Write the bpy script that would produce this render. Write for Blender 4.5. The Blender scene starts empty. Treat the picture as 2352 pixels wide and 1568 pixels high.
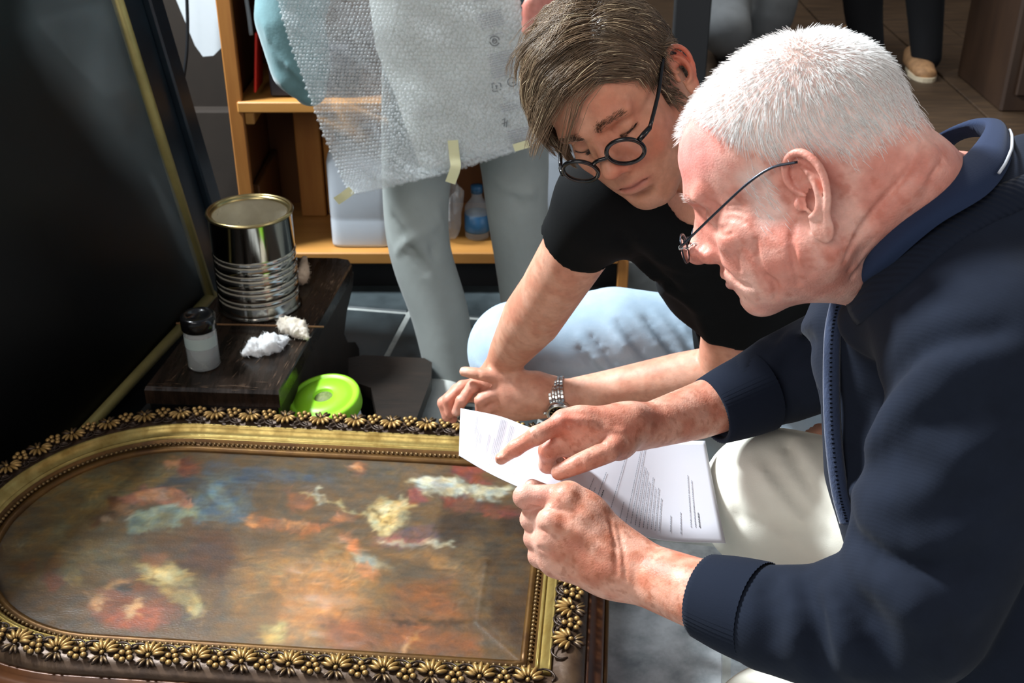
import bpy, bmesh, math, random
import numpy as np
from mathutils import Vector, Matrix
random.seed(7); RNG = np.random.default_rng(7)
SC = bpy.context.scene; COL = SC.collection
# ------------------------------------------------------------------ camera
F = 2700.0; PITCH = math.radians(29); CZ = 1.45
cam_d = bpy.data.cameras.new('camera'); cam = bpy.data.objects.new('camera', cam_d); COL.objects.link(cam)
cam.location = (0, 0, CZ); cam.rotation_euler = (math.pi/2 - PITCH, 0, 0)
cam_d.sensor_width = 36.0; cam_d.lens = 36.0*F/2352; cam_d.clip_start = .05; cam_d.clip_end = 50
cam_d.dof.use_dof = True; cam_d.dof.focus_distance = 1.28; cam_d.dof.aperture_fstop = 13.0
SC.camera = cam
# ------------------------------------------------------------------ light
SC.view_settings.view_transform = 'Standard'; SC.view_settings.look = 'None'
SC.view_settings.gamma = 1; SC.view_settings.use_curve_mapping = False; SC.view_settings.exposure = 0.75
world = bpy.data.worlds.new('world'); SC.world = world; world.use_nodes = True
world.node_tree.nodes['Background'].inputs[0].default_value = (.80, .88, 1, 1)
world.node_tree.nodes['Background'].inputs[1].default_value = .16
def area_light(name, loc, target, sx, sy, power, color):
    l = bpy.data.lights.new(name, 'AREA'); l.shape = 'RECTANGLE'; l.size = sx; l.size_y = sy; l.energy = power; l.color = color
    o = bpy.data.objects.new(name, l); COL.objects.link(o); o.location = loc
    o.rotation_euler = (Vector(target)-Vector(loc)).to_track_quat('-Z', 'Y').to_euler(); return o
area_light('high_window_light', (-2.0, 2.45, 2.85), (0.1, 1.6, .6), .5, .6, 235, (.88, .95, 1))
area_light('back_window_light', (-.55, 5.6, 3.5), (-.3, 1.5, .25), 1.3, .9, 95, (.9, .95, 1))
area_light('front_fill_light', (-1.6, -1.5, 2.7), (.1, 1.6, .5), 2.2, 1.6, 36, (1, .95, .9))  # added soft fill behind the camera, not a real doorway
area_light('right_fill_light', (3.0, .2, 2.6), (.4, 1.6, .6), 1.4, 1.2, 14, (1, .93, .85))  # added weak fill from the right, not a real window
area_light('rear_room_light', (1.7, 5.3, 2.9), (1.0, 4.9, 0), 1.0, 1.0, 17, (1, .88, .72))
# ------------------------------------------------------------------ geometry helpers
_R = np.array([1., 0, 0]); _U = np.array([0, math.sin(PITCH), math.cos(PITCH)]); _W = np.array([0, math.cos(PITCH), -math.sin(PITCH)]); _C = np.array([0, 0, CZ])
def ray(px, py): return _W + _R*((px-1176)/F) + _U*((784-py)/F)
def P(px, py, d): return _C + d*ray(px, py)
def onz(px, py, z): v = ray(px, py); return _C + v*((z-CZ)/v[2])
def ony(px, py, y): v = ray(px, py); return _C + v*(y/v[1])
def proj(p):
    q = np.asarray(p) - _C; d = q @ _W
    return np.stack([1176+F*(q @ _R)/d, 784-F*(q @ _U)/d], -1)
def nrm(v): v = np.asarray(v, float); return v/np.linalg.norm(v)
WLOC = {}
def meta(o, label=None, cat=None, group=None, kind=None):
    if label: o['label'] = label
    if cat: o['category'] = cat
    if group: o['group'] = group
    if kind: o['kind'] = kind
    return o
def thing(name, label, cat, loc=(0, 0, 0), group=None, kind=None, parent=None):
    o = bpy.data.objects.new(name, None); COL.objects.link(o); o.empty_display_size = .05
    loc = np.array(loc, float); WLOC[o] = loc
    if parent is not None: o.parent = parent; o.location = loc - WLOC[parent]
    else: o.location = loc
    return meta(o, label, cat, group, kind)
def mesh(name, V, Fc, mat=None, smooth=True, col=None):
    me = bpy.data.meshes.new(name); V = np.asarray(V, np.float32)
    if isinstance(Fc, np.ndarray) and Fc.ndim == 2:
        n, k = Fc.shape
        me.vertices.add(len(V)); me.vertices.foreach_set('co', V.ravel())
        me.loops.add(n*k); me.loops.foreach_set('vertex_index', Fc.astype(np.int32).ravel())
        me.polygons.add(n); me.polygons.foreach_set('loop_start', np.arange(0, n*k, k, dtype=np.int32))
        me.update(calc_edges=True)
    else:
        me.from_pydata([tuple(map(float, v)) for v in V], [], [tuple(int(i) for i in f) for f in Fc])
    if smooth: me.polygons.foreach_set('use_smooth', np.ones(len(me.polygons), bool))
    if col is not None:
        a = me.color_attributes.new('Col', 'FLOAT_COLOR', 'POINT')
        c = np.ones((len(V), 4), np.float32); c[:, :3] = col; a.data.foreach_set('color', c.ravel())
    if mat: me.materials.append(mat)
    me.validate(); me.update()
    return me
def obj(name, V, Fc, mat=None, parent=None, smooth=True, col=None, origin=None):
    """one mesh object; V in world coordinates"""
    V = np.asarray(V, float)
    if parent is not None: o0 = WLOC[parent]
    elif origin is not None: o0 = np.array(origin, float)
    else:
        o0 = np.array([(V[:, 0].min()+V[:, 0].max())/2, (V[:, 1].min()+V[:, 1].max())/2, V[:, 2].min()])
    o = bpy.data.objects.new(name, mesh(name, V-o0, Fc, mat, smooth, col)); COL.objects.link(o)
    if parent is not None: o.parent = parent
    else: o.location = o0
    WLOC[o] = o0
    return o
def inst(me, name, parent, M):
    """a piece sharing mesh data, placed by a world matrix M (4x4 numpy)"""
    o = bpy.data.objects.new(name, me); COL.objects.link(o); o.parent = parent
    M = np.array(M, float); M[:3, 3] -= WLOC[parent]; o.matrix_local = Matrix(M.tolist()); WLOC[o] = M[:3, 3]+WLOC[parent]; return o
def frame_m(x, y, z, o, s=1.0):
    M = np.eye(4); M[:3, 0] = np.asarray(x)*s; M[:3, 1] = np.asarray(y)*s; M[:3, 2] = np.asarray(z)*s; M[:3, 3] = o; return M
class MB:
    def __init__(s): s.V = []; s.F = []; s.n = 0
    def add(s, V, Fc):
        V = np.asarray(V, float); s.V.append(V); s.F += [tuple(int(i)+s.n for i in f) for f in Fc]; s.n += len(V); return s
    def box(s, c, sx, sy, sz, ax=None, bev=0.0):
        """box centred at c, optional axes ax (3x3 rows); bevelled along all edges when bev"""
        h = np.array([sx, sy, sz])/2
        if bev <= 0:
            v = np.array([[x, y, z] for x in (-1, 1) for y in (-1, 1) for z in (-1, 1)], float)*h
            f = [(0, 1, 3, 2), (4, 6, 7, 5), (0, 4, 5, 1), (2, 3, 7, 6), (0, 2, 6, 4), (1, 5, 7, 3)]
        else:
            b = min(bev, h.min()*.95); v = []; idx = {}
            for x in (-1, 1):
                for y in (-1, 1):
                    for z in (-1, 1):
                        for k in range(3):
                            p = np.array([x, y, z])*(h-b); p[k] += (x, y, z)[k]*b
                            idx[(x, y, z, k)] = len(v); v.append(p)
            v = np.array(v); f = []
            for k in range(3):
                i, j = (k+1) % 3, (k+2) % 3
                for sg in (-1, 1):
                    q = []
                    for a, c2 in ((-1, -1), (1, -1), (1, 1), (-1, 1)):
                        t = [0, 0, 0]; t[k] = sg; t[i] = a; t[j] = c2; q.append(idx[(*t, k)])
                    f.append(q if sg > 0 else q[::-1])
            for k in range(3):
                i, j = (k+1) % 3, (k+2) % 3
                for a in (-1, 1):
                    for c2 in (-1, 1):
                        t0 = [0, 0, 0]; t0[k] = -1; t0[i] = a; t0[j] = c2; t1 = list(t0); t1[k] = 1
                        q = [idx[(*t0, i)], idx[(*t1, i)], idx[(*t1, j)], idx[(*t0, j)]]
                        f.append(q if a*c2 < 0 else q[::-1])
            for x in (-1, 1):
                for y in (-1, 1):
                    for z in (-1, 1):
                        q = [idx[(x, y, z, k)] for k in range(3)]
                        f.append(q if x*y*z > 0 else q[::-1])
        if ax is not None: v = v @ np.asarray(ax, float)
        return s.add(v+np.asarray(c, float), f)
    def tube(s, pts, r, n=8, cap=True, closed=False):
        pts = np.asarray(pts, float); m = len(pts); r = np.broadcast_to(np.asarray(r, float), (m,))
        T = np.gradient(pts, axis=0) if not closed else np.roll(pts, -1, 0)-np.roll(pts, 1, 0)
        T /= np.linalg.norm(T, axis=1)[:, None]+1e-12
        a = np.array([0, 0, 1.]) if abs(T[0, 2]) < .9 else np.array([1., 0, 0])
        V = []; N = nrm(np.cross(T[0], a))
        for i in range(m):
            N = N - T[i]*(N @ T[i]); N = nrm(N); B = np.cross(T[i], N)
            for k in range(n):
                t = 2*math.pi*k/n; V.append(pts[i]+r[i]*(math.cos(t)*N+math.sin(t)*B))
        f = []
        for i in range(m if closed else m-1):
            j = (i+1) % m
            for k in range(n): f.append((i*n+k, i*n+(k+1) % n, j*n+(k+1) % n, j*n+k))
        if cap and not closed: f += [tuple(range(n))[::-1], tuple((m-1)*n+k for k in range(n))]
        return s.add(V, f)
    def lathe(s, prof, c=(0, 0, 0), n=32, ax=None, cap=True):
        """prof: list of (r, z); axis +Z unless ax rows given"""
        V = []; f = []; m = len(prof)
        for (r, z) in prof:
            for k in range(n):
                t = 2*math.pi*k/n; V.append((r*math.cos(t), r*math.sin(t), z))
        for i in range(m-1):
            for k in range(n): f.append((i*n+k, i*n+(k+1) % n, (i+1)*n+(k+1) % n, (i+1)*n+k))
        if cap and prof[0][0] > 1e-6: f.append(tuple(range(n))[::-1])
        if cap and prof[-1][0] > 1e-6: f.append(tuple((m-1)*n+k for k in range(n)))
        V = np.array(V)
        if ax is not None: V = V @ np.asarray(ax, float)
        return s.add(V+np.asarray(c, float), f)
    def ell(s, c, r, ax=None, nu=8, nv=5):
        V = [(0, 0, 1.)]
        for i in range(1, nv):
            t = math.pi*i/nv
            for k in range(nu): p = 2*math.pi*k/nu; V.append((math.sin(t)*math.cos(p), math.sin(t)*math.sin(p), math.cos(t)))
        V.append((0, 0, -1.)); f = []; L = len(V)-1
        for k in range(nu): f.append((0, 1+k, 1+(k+1) % nu)); f.append((L, L-nu+(k+1) % nu, L-nu+k))
        for i in range(nv-2):
            for k in range(nu): f.append((1+i*nu+k, 1+(i+1)*nu+k, 1+(i+1)*nu+(k+1) % nu, 1+i*nu+(k+1) % nu))
        V = np.array(V)*np.asarray(r, float)
        if ax is not None: V = V @ np.asarray(ax, float)
        return s.add(V+np.asarray(c, float), f)
    def prism(s, poly, thick):
        """poly: list of 3D points of a flat outline; thick: vector"""
        poly = np.asarray(poly, float); n = len(poly)
        f = [tuple(range(n))[::-1], tuple(range(n, 2*n))]+[(i, (i+1) % n, n+(i+1) % n, n+i) for i in range(n)]
        return s.add(np.vstack([poly, poly+np.asarray(thick, float)]), f)
    def build(s, name, mat, parent=None, smooth=False, origin=None, col=None):
        V = np.vstack(s.V)
        o = obj(name, V, s.F, mat, parent, smooth, col, origin)
        return o
    def me(s, name, mat, smooth=True): return mesh(name, np.vstack(s.V), s.F, mat, smooth)
def fixn(o):
    bm = bmesh.new(); bm.from_mesh(o.data); bmesh.ops.recalc_face_normals(bm, faces=bm.faces); bm.to_mesh(o.data); bm.free(); return o
def spline(pts, n):
    """Catmull-Rom through pts (any dimension) -> n samples"""
    p = np.asarray(pts, float); m = len(p); p = np.vstack([2*p[0]-p[1], p, 2*p[-1]-p[-2]])
    t = np.linspace(0, m-1-1e-9, n); i = t.astype(int); u = (t-i)[:, None]
    a, b, c, d = p[i], p[i+1], p[i+2], p[i+3]
    return .5*((2*b)+(c-a)*u+(2*a-5*b+4*c-d)*u*u+(3*b-a-3*c+d)*u**3)
def sstep(a, b, x): t = np.clip((x-a)/(b-a), 0, 1); return t*t*(3-2*t)
def _hash(i, j, k):
    h = (i*374761393+j*668265263+k*2147483647 ^ 0x27d4eb2d) & 0xffffffff
    h = ((h ^ (h >> 13))*1274126177) & 0xffffffff
    return ((h ^ (h >> 16)) & 0xffff)/65535.0
def noise3(p):
    p = np.asarray(p, float); i = np.floor(p).astype(np.int64); f = p-i; f = f*f*(3-2*f); r = 0
    for a in (0, 1):
        for b in (0, 1):
            for c in (0, 1):
                w = (f[..., 0] if a else 1-f[..., 0])*(f[..., 1] if b else 1-f[..., 1])*(f[..., 2] if c else 1-f[..., 2])
                r = r+w*_hash(i[..., 0]+a, i[..., 1]+b, i[..., 2]+c)
    return r
def fbm(p, n=4):
    r = 0; a = .5; t = 0
    for k in range(n): r = r+a*noise3(np.asarray(p)*2**k+17.3*k); t += a; a *= .5
    return r/t
# ------------------------------------------------------------------ materials
def srgb(h):
    h = h.lstrip('#'); c = [int(h[i:i+2], 16)/255 for i in (0, 2, 4)]
    return tuple(x/12.92 if x <= .04045 else ((x+.055)/1.055)**2.4 for x in c)
def mat(name, base='#808080', rough=.6, metal=0, spec=.5, var=.0, vscale=20, base2=None, bump=0, bscale=60, trans=0, ior=1.45, sss=0, sssr=(1, .35, .2), vcol=False, stretch=(1, 1, 1), sheen=0, alpha=1, coat=0, rvar=0, bdist=.002, bdetail=4, sssc=.004):
    m = bpy.data.materials.new(name); m.use_nodes = True; nt = m.node_tree; N = nt.nodes; L = nt.links; b = N['Principled BSDF']
    I = b.inputs
    c1 = srgb(base) if isinstance(base, str) else base
    I['Base Color'].default_value = (*c1, 1); I['Roughness'].default_value = rough; I['Metallic'].default_value = metal
    I['Specular IOR Level'].default_value = spec; I['Transmission Weight'].default_value = trans; I['IOR'].default_value = ior
    I['Alpha'].default_value = alpha; I['Coat Weight'].default_value = coat; I['Coat Roughness'].default_value = .12
    if sheen: I['Sheen Weight'].default_value = sheen; I['Sheen Roughness'].default_value = .4
    if sss: I['Subsurface Weight'].default_value = sss; I['Subsurface Radius'].default_value = sssr; I['Subsurface Scale'].default_value = sssc
    tc = N.new('ShaderNodeTexCoord'); mp = N.new('ShaderNodeMapping'); mp.inputs['Scale'].default_value = stretch; L.new(tc.outputs['Object'], mp.inputs[0])
    src = None
    if vcol: src = N.new('ShaderNodeVertexColor'); src.layer_name = 'Col'; src = src.outputs[0]
    if var or base2:
        nz = N.new('ShaderNodeTexNoise'); nz.inputs['Scale'].default_value = vscale; nz.inputs['Detail'].default_value = 6; nz.inputs['Roughness'].default_value = .62
        L.new(mp.outputs[0], nz.inputs['Vector'])
        r = N.new('ShaderNodeValToRGB'); r.color_ramp.elements[0].position = .32; r.color_ramp.elements[1].position = .68; L.new(nz.outputs[0], r.inputs[0])
        if base2:
            c2 = srgb(base2) if isinstance(base2, str) else base2
            r.color_ramp.elements[0].color = (*c1, 1); r.color_ramp.elements[1].color = (*c2, 1)
        else:
            r.color_ramp.elements[0].color = (1-var,)*3+(1,); r.color_ramp.elements[1].color = (1+var*.6,)*3+(1,)
        mx = N.new('ShaderNodeMixRGB'); mx.blend_type = 'MULTIPLY'; mx.inputs[0].default_value = 1
        if base2 and not vcol: src = r.outputs[0]
        else:
            L.new(r.outputs[0], mx.inputs[2])
            if src is not None: L.new(src, mx.inputs[1])
            else: mx.inputs[1].default_value = (*c1, 1)
            src = mx.outputs[0]
        if rvar:
            mr = N.new('ShaderNodeMapRange'); mr.inputs[3].default_value = rough-rvar; mr.inputs[4].default_value = rough+rvar
            mr.inputs[1].default_value = .3; mr.inputs[2].default_value = .7
            L.new(nz.outputs[0], mr.inputs[0]); L.new(mr.outputs[0], I['Roughness'])
    if src is not None: L.new(src, I['Base Color'])
    if bump:
        nz2 = N.new('ShaderNodeTexNoise'); nz2.inputs['Scale'].default_value = bscale; nz2.inputs['Detail'].default_value = bdetail; L.new(mp.outputs[0], nz2.inputs['Vector'])
        bp = N.new('ShaderNodeBump'); bp.inputs['Strength'].default_value = bump; bp.inputs['Distance'].default_value = bdist
        L.new(nz2.outputs[0], bp.inputs['Height']); L.new(bp.outputs[0], I['Normal'])
    return m
def knit(m, scale, strength=.35, dist=.0012, direction='DIAGONAL'):
    """adds a fine rib/knit bump (wave) to a fabric material"""
    nt = m.node_tree; N = nt.nodes; L = nt.links; b = N['Principled BSDF']
    w = N.new('ShaderNodeTexWave'); w.bands_direction = direction; w.inputs['Scale'].default_value = scale; w.inputs['Distortion'].default_value = .6; w.inputs['Detail'].default_value = 1
    at = N.new('ShaderNodeTexCoord'); L.new(at.outputs['Object'], w.inputs['Vector'])
    bp = N.new('ShaderNodeBump'); bp.inputs['Strength'].default_value = strength; bp.inputs['Distance'].default_value = dist
    L.new(w.outputs['Fac'], bp.inputs['Height'])
    old = b.inputs['Normal'].links[0].from_socket if b.inputs['Normal'].links else None
    if old: L.new(old, bp.inputs['Normal'])
    L.new(bp.outputs[0], b.inputs['Normal']); return m
M = dict(
 slate=mat('slate', '#2b3133', .42, base2='#434c4f', vscale=7, bump=.35, bscale=30, rvar=.12),
 grout=mat('grout', '#a3a8a4', .9, var=.25, vscale=25),
 lit_slate=mat('lit_slate', '#6f7a80', .5, base2='#ccd4d8', vscale=13, bump=.7, bscale=40),
 plank=mat('plank', '#2e2218', .5, base2='#4a3826', vscale=5, stretch=(1, 9, 1), bump=.2, bscale=30),
 plaster=mat('plaster', '#282019', .85, var=.2, vscale=4, bump=.2, bscale=40),
 white_wall=mat('white_wall', '#c9d0d4', .8, var=.06, vscale=4),
 dark_wall=mat('dark_wall', '#2c2722', .8, var=.3, vscale=4),
 pine=mat('pine', '#b07a3c', .45, base2='#8a5424', vscale=9, stretch=(1, 1, .12), bump=.1, bscale=50),
 pine_h=mat('pine_h', '#b98444', .4, base2='#93602c', vscale=9, stretch=(.12, 1, 1), bump=.1, bscale=50),
 pine_dark=mat('pine_dark', '#6d4420', .5, base2='#56341a', vscale=8, stretch=(1, 1, .15)),
 bench=mat('bench', '#15110e', .27, base2='#2a1d14', vscale=14, stretch=(5, .6, 1), bump=.35, bscale=30, rvar=.12),
 bench_low=mat('bench_low', '#1d1712', .5, base2='#2a2019', vscale=12, stretch=(1, 4, 1), bump=.2, bscale=50),
 wear=mat('wear', '#5a4431', .6, var=.3, vscale=60),
 black=mat('black', '#0b0b0c', .18),
 black_matte=mat('black_matte', '#121214', .75),
 navy_frame=mat('navy_frame', '#161d24', .32, base2='#1e2830', vscale=12, bump=.15, bscale=40),
 old_gold=mat('old_gold', '#8f8350', .5, metal=.35, base2='#a3955c', vscale=18, bump=.1),
 gold=mat('gold', '#aa9558', .35, metal=.7, base2='#806832', vscale=14, stretch=(2, 2, 2), bump=.15, bscale=60, rvar=.08),
 gold_dark=mat('gold_dark', '#6b4c22', .4, metal=.6, base2='#4c3218', vscale=20, bump=.2),
 bronze=mat('bronze', '#54402e', .42, metal=.35, base2='#3a291e', vscale=26, bump=.35, bscale=90),
 mahogany=mat('mahogany', '#3a2012', .38, base2='#5a3417', vscale=14, metal=.2),
 tin=mat('tin', '#b9b6ae', .13, metal=1, base2='#a19b90', vscale=10, rvar=.05),
 tin_in=mat('tin_in', '#e2dccb', .3, metal=.6, base2='#cfc7b2', vscale=18, rvar=.08),
 brass_rim=mat('brass_rim', '#b3a173', .28, metal=1),
 glass=mat('glass', '#f2f6f5', .03, trans=.78, ior=1.2),
 water=mat('water', '#dfe8e6', .0, trans=.86, ior=1.12),
 label=mat('label', '#aebdb8', .6, alpha=.8),
 cotton=mat('cotton', '#eef0f0', .95, sheen=.5, bump=.6, bscale=260, sss=.3, sssr=(1, 1, 1)),
 cotton_dirty=mat('cotton_dirty', '#ded2bd', .95, base2='#efe9dd', vscale=30, bump=.6, bscale=200),
 cotton_brown=mat('cotton_brown', '#c2a890', .95, bump=.6, bscale=200),
 stick=mat('stick', '#7a5838', .6),
 lime=mat('lime', '#9ade2e', .38, sss=.2, sssr=(.5, 1, .1)),
 lime_hole=mat('lime_hole', '#5d6a35', .6, base2='#99a06c', vscale=90),
 tub=mat('tub', '#dfe3e2', .4, sss=.2, sssr=(1, 1, 1)),
 canister=mat('canister', '#bcc4cc', .45, sss=.5, sssr=(1, 1, 1), sssc=.02, var=.04, vscale=4),
 film=mat('film', '#e3ecee', .22, trans=.55, alpha=.5, ior=1.2, bump=.3, bscale=60),
 bubble=mat('bubble', '#eef3f4', .16, trans=.4, alpha=.38, ior=1.25),
 board=mat('board', '#b9bab4', .45, base2='#cbccc7', vscale=12, bump=.5, bscale=110),
 ink=mat('ink', '#66686c', .7), ink_light=mat('ink_light', '#9a9ca4', .7),
 tape=mat('tape', '#d8d6ac', .6, sss=.2, sssr=(1, 1, .6)),
 teal=mat('teal', '#5f8084', .85, sheen=.3, var=.15, vscale=20, bump=.2, bscale=200),
 grey_trouser=mat('grey_trouser', '#8f9592', .9, var=.07, vscale=14, bump=.12, bscale=600, sheen=.15, spec=.2),
 grey_trouser_far=mat('grey_trouser_far', '#74787a', .9, var=.12, vscale=14),
 black_trouser=mat('black_trouser', '#15171b', .9),
 jeans=mat('jeans', '#8fa6b8', .9, base2='#a9bccb', vscale=10, bump=.12, bscale=700, sheen=.1, spec=.2),
 tee=mat('tee', '#08090a', .9, spec=.15, bump=.08, bscale=700),
 navy=mat('navy', '#151a25', .92, base2='#1a202d', vscale=16, bump=.10, bscale=800, sheen=.03, spec=.18),
 navy_rib=mat('navy_rib', '#161c29', .92, sheen=.03, spec=.18, bump=.1, bscale=800),
 navy_cuff=mat('navy_cuff', '#151b28', .92, sheen=.03, spec=.18, bump=.1, bscale=800),
 polo=mat('polo', '#222d45', .9, sheen=.03, spec=.18, bump=.12, bscale=800),
 stripe=mat('stripe', '#b9bdc4', .8),
 shorts=mat('shorts', '#d6d3c6', .9, var=.04, vscale=16, bump=.1, bscale=600, spec=.2),
 shoe=mat('shoe', '#b98d62', .7, base2='#8e6a49', vscale=30),
 shoe_pale=mat('shoe_pale', '#c3c5be', .7, var=.1, vscale=30),
 sole=mat('sole', '#d8c9ac', .7),
 paper=mat('paper', '#d6d5dd', .75, sss=.15, sssr=(1, 1, 1)),
 steel=mat('steel', '#c7c8c6', .2, metal=1), steel_dark=mat('steel_dark', '#3e424a', .3, metal=1),
 acetate=mat('acetate', '#0c0c0e', .22, spec=.6),
 lens=mat('lens', '#ffffff', .0, trans=1, ior=1.12),
 red=mat('red', '#c4261c', .5), folder=mat('folder', '#1f1f27', .5), grey_plastic=mat('grey_plastic', '#7f868b', .5),
 hose=mat('hose', '#15171a', .5), bag=mat('bag', '#dfe6ea', .12, alpha=.3, trans=.3), bluecap=mat('bluecap', '#2a5a80', .4),
)

for _k, _sc in (('navy', 120), ('polo', 160), ('jeans', 200), ('grey_trouser', 200)): knit(M[_k], _sc, .10, .0006)
knit(M['navy_rib'], 62, .55, .0012)
# ================================================================== THE SETTING
def setting():
    fl = MB().box((0, 2.2, -.0185), 7, 8, .044).build('floor', M['grout']); meta(fl, 'dark slate tiled floor with pale joints', None, None, 'structure')
    a = math.radians(-9.5); ex = np.array([math.cos(a), math.sin(a), 0]); ey = np.array([-math.sin(a), math.cos(a), 0]); ez = np.array([0, 0, 1.])
    org = np.array([-.273, 2.762, 0]); T = .42
    tm = MB().box((0, 0, 0), T-.012, T-.012, .02, bev=.003).me('tile', M['slate'], False)
    tp = MB().box((0, 0, 0), T-.012, T-.012, .02, bev=.003).me('tile', M['lit_slate'], False)
    for i in range(-5, 5):
        for j in range(-6, 3):
            c = org+ex*(i+.5)*T+ey*(j+.5)*T
            if c[1] < .6 or c[1] > 3.5 or abs(c[0]) > 1.75: continue
            near = (c[1] < 1.9 and c[0] > -.1)  # these tiles are paler: the pool of light is put into their colour
            c[2] = -.004+.0015*random.uniform(-1, 1)
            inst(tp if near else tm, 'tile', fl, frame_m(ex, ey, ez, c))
    # wooden platform at the back right
    pf = MB().box((2.3, 5.62, .0), 3.95, 3.5, .02).build('floor_platform', M['dark_wall']); meta(pf, 'raised wooden plank floor behind the older man', None, None, 'structure')
    for k in range(13):
        x = .45+k*.3
        inst(_plank, 'plank', pf, frame_m([1, 0, 0], [0, 1, 0], [0, 0, 1], (x, 5.62, .022+.001*(k % 3))))
    w = MB().box((-2.2, 3.0, 1.5), .1, 7, 3.1).build('wall_left', M['dark_wall']); meta(w, kind='structure')
    w = MB().box((0, 7.4, 1.5), 9, .1, 3.1).build('wall_back', M['dark_wall']); meta(w, kind='structure')
    w = MB().box((-1.28, 3.52, 1.0), 1.9, .08, 2.0).build('wall_alcove', M['plaster']); meta(w, kind='structure')
    # lower stone skirting of the alcove wall
    b = MB().box((-1.2, 3.46, .17), 1.6, .05, .34, bev=.006).build('baseboard_alcove', M['plaster']); meta(b, kind='structure')
_plank = MB().box((0, 0, 0), .292, 3.48, .02, bev=.003).me('plank', M['plank'], False)
setting()

def back_props():
    # white panel leaning in the alcove + cable
    q = [ony(x, y, 3.36) for x, y in ((380, -60), (505, -60), (523, 95), (490, 128), (466, 130), (448, 105))]
    o = MB().prism(q, (0, .02, 0)).build('fabric_sheet', M['white_wall']); meta(fixn(o), 'white cloth hanging on the alcove wall behind the dark painting', 'cloth')
    pts = spline([ony(428, -40, 3.3), ony(431, 60, 3.3), ony(429, 120, 3.3), ony(421, 185, 3.3), ony(418, 230, 3.32), ony(415, 330, 3.34)], 30)
    o = MB().tube(pts, .005, 8).build('cable', M['hose'], smooth=True); meta(o, 'black cable hanging down the alcove wall', 'cable')
    # ---- pine bookcase
    t = thing('bookcase', 'open pine bookcase behind the standing person', 'bookcase', (-.2, 3.0, 0))
    yF = 2.87; D = .36
    def part(n, x0, x1, y0, y1, z0, z1, m, bev=.003): return MB().box(((x0+x1)/2, (y0+y1)/2, (z0+z1)/2), x1-x0, y1-y0, z1-z0, bev=bev).build(n, m, t)
    part('side_panel', -.714, -.694, yF+.02, yF+D, 0, 1.3, M['pine_dark']); part('side_panel', .29, .31, yF+.02, yF+D, 0, 1.3, M['pine_dark'])
    part('post', -.714, -.677, yF, yF+.02, 0, 1.3, M['pine']); part('post', .285, .315, yF, yF+.02, 0, 1.3, M['pine'])
    part('back_panel', -.70, .29, yF+D-.012, yF+D, .09, 1.3, M['pine_dark'])
    part('shelf_board', -.69, .286, yF-.006, yF+D-.012, .519, .547, M['pine_h']); part('shelf_board', -.69, .286, yF-.006, yF+D-.012, .1, .133, M['pine_h'])
    part('shelf_board', -.69, .286, yF-.006, yF+D-.012, 1.05, 1.08, M['pine_h'])
    part('bracket', -.676, -.652, yF+.004, yF+D-.03, .485, .518, M['pine_h'])
    part('inner_post', -.60, -.53, yF+.24, yF+.262, .134, .518, M['pine']); part('inner_board', -.53, -.3, yF+.262, yF+.28, .134, .5, M['pine_h'])
    part('divider', -.69, -.672, yF+.06, yF+.34, .134, .3, M['pine_dark'])
    part('kick_board', -.7, .29, yF+.05, yF+.07, 0, .099, M['black_matte'])
    # ---- things on the bookcase
    o = MB().box((-.585, 3.02, .70), .05, .24, .30, bev=.004).build('ring_binder', M['folder']); meta(o, 'dark binder standing on the upper pine shelf', 'binder')
    o = MB().box((-.640, 2.945, .635), .006, .09, .15, ax=[[1, 0, -.12], [0, 1, 0], [.12, 0, 1]], bev=.002).build('red_folder', M['red']); meta(o, 'thin red folder beside the dark binder on the upper shelf', 'folder')
    pts = [ony(560, -40, 2.9), ony(572, 40, 2.9), ony(577, 80, 2.9)]
    o = MB().tube(spline(pts, 8), .0055, 8).build('metal_tube', M['grey_plastic'], smooth=True); meta(o, 'thin grey tube leaning against the bookcase post', 'tube')
    o = MB().box((-.47, 3.0, .613), .14, .2, .13, bev=.006).build('storage_box', M['folder']); meta(o, 'dark box on the upper shelf behind the teal jacket', 'box')
    def canister(name, c, w, d, h, label, m):
        t = thing(name, label, 'canister', c)
        V = []; Fc = []; ns = 28
        prof = [(.0, .94), (.012, .99), (.03, 1), (.25, 1), (.27, .985), (.29, 1), (.78, 1), (.86, .93), (.93, .7), (.955, .45), (.96, .15)]
        for (z, s) in prof:
            for k in range(ns):
                a = 2*math.pi*k/ns; cx, sx_ = math.cos(a), math.sin(a); e = .32
                V.append((c[0]+s*w/2*math.copysign(abs(cx)**e, cx), c[1]+s*d/2*math.copysign(abs(sx_)**e, sx_), c[2]+z*h))
        for i in range(len(prof)-1):
            for k in range(ns): Fc.append((i*ns+k, i*ns+(k+1) % ns, (i+1)*ns+(k+1) % ns, (i+1)*ns+k))
        Fc += [tuple(range(ns))[::-1], tuple((len(prof)-1)*ns+k for k in range(ns))]
        obj('body', V, Fc, m, t)
        MB().lathe([(.02, 0), (.02, .012), (.024, .012), (.024, .036), (.02, .04)], (c[0]-w*.22, c[1], c[2]+h*.94), 20).build('cap', M['lime_hole'] if 0 else M['grey_plastic'], t, True)
        p = np.array(c); MB().tube(spline([p+(w*.02, 0, h*.93), p+(w*.06, 0, h*1.05), p+(w*.25, 0, h*1.06), p+(w*.36, 0, h*.9)], 12), .009, 8).build('handle', m, t, True)
    canister('water_canister', (-.405, 2.96, .134), .165, .13, .30, 'translucent plastic canister on the bottom pine shelf beside the inner post', M['canister'])
    canister('water_canister', (.09, 2.95, .134), .17, .13, .31, 'bluish white plastic canister between the standing person and the black T-shirt', M['canister'])
    t = thing('bottle', 'small blue capped bottle on the bottom pine shelf between the grey trouser legs', 'bottle', (-.095, 2.97, .134))
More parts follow.
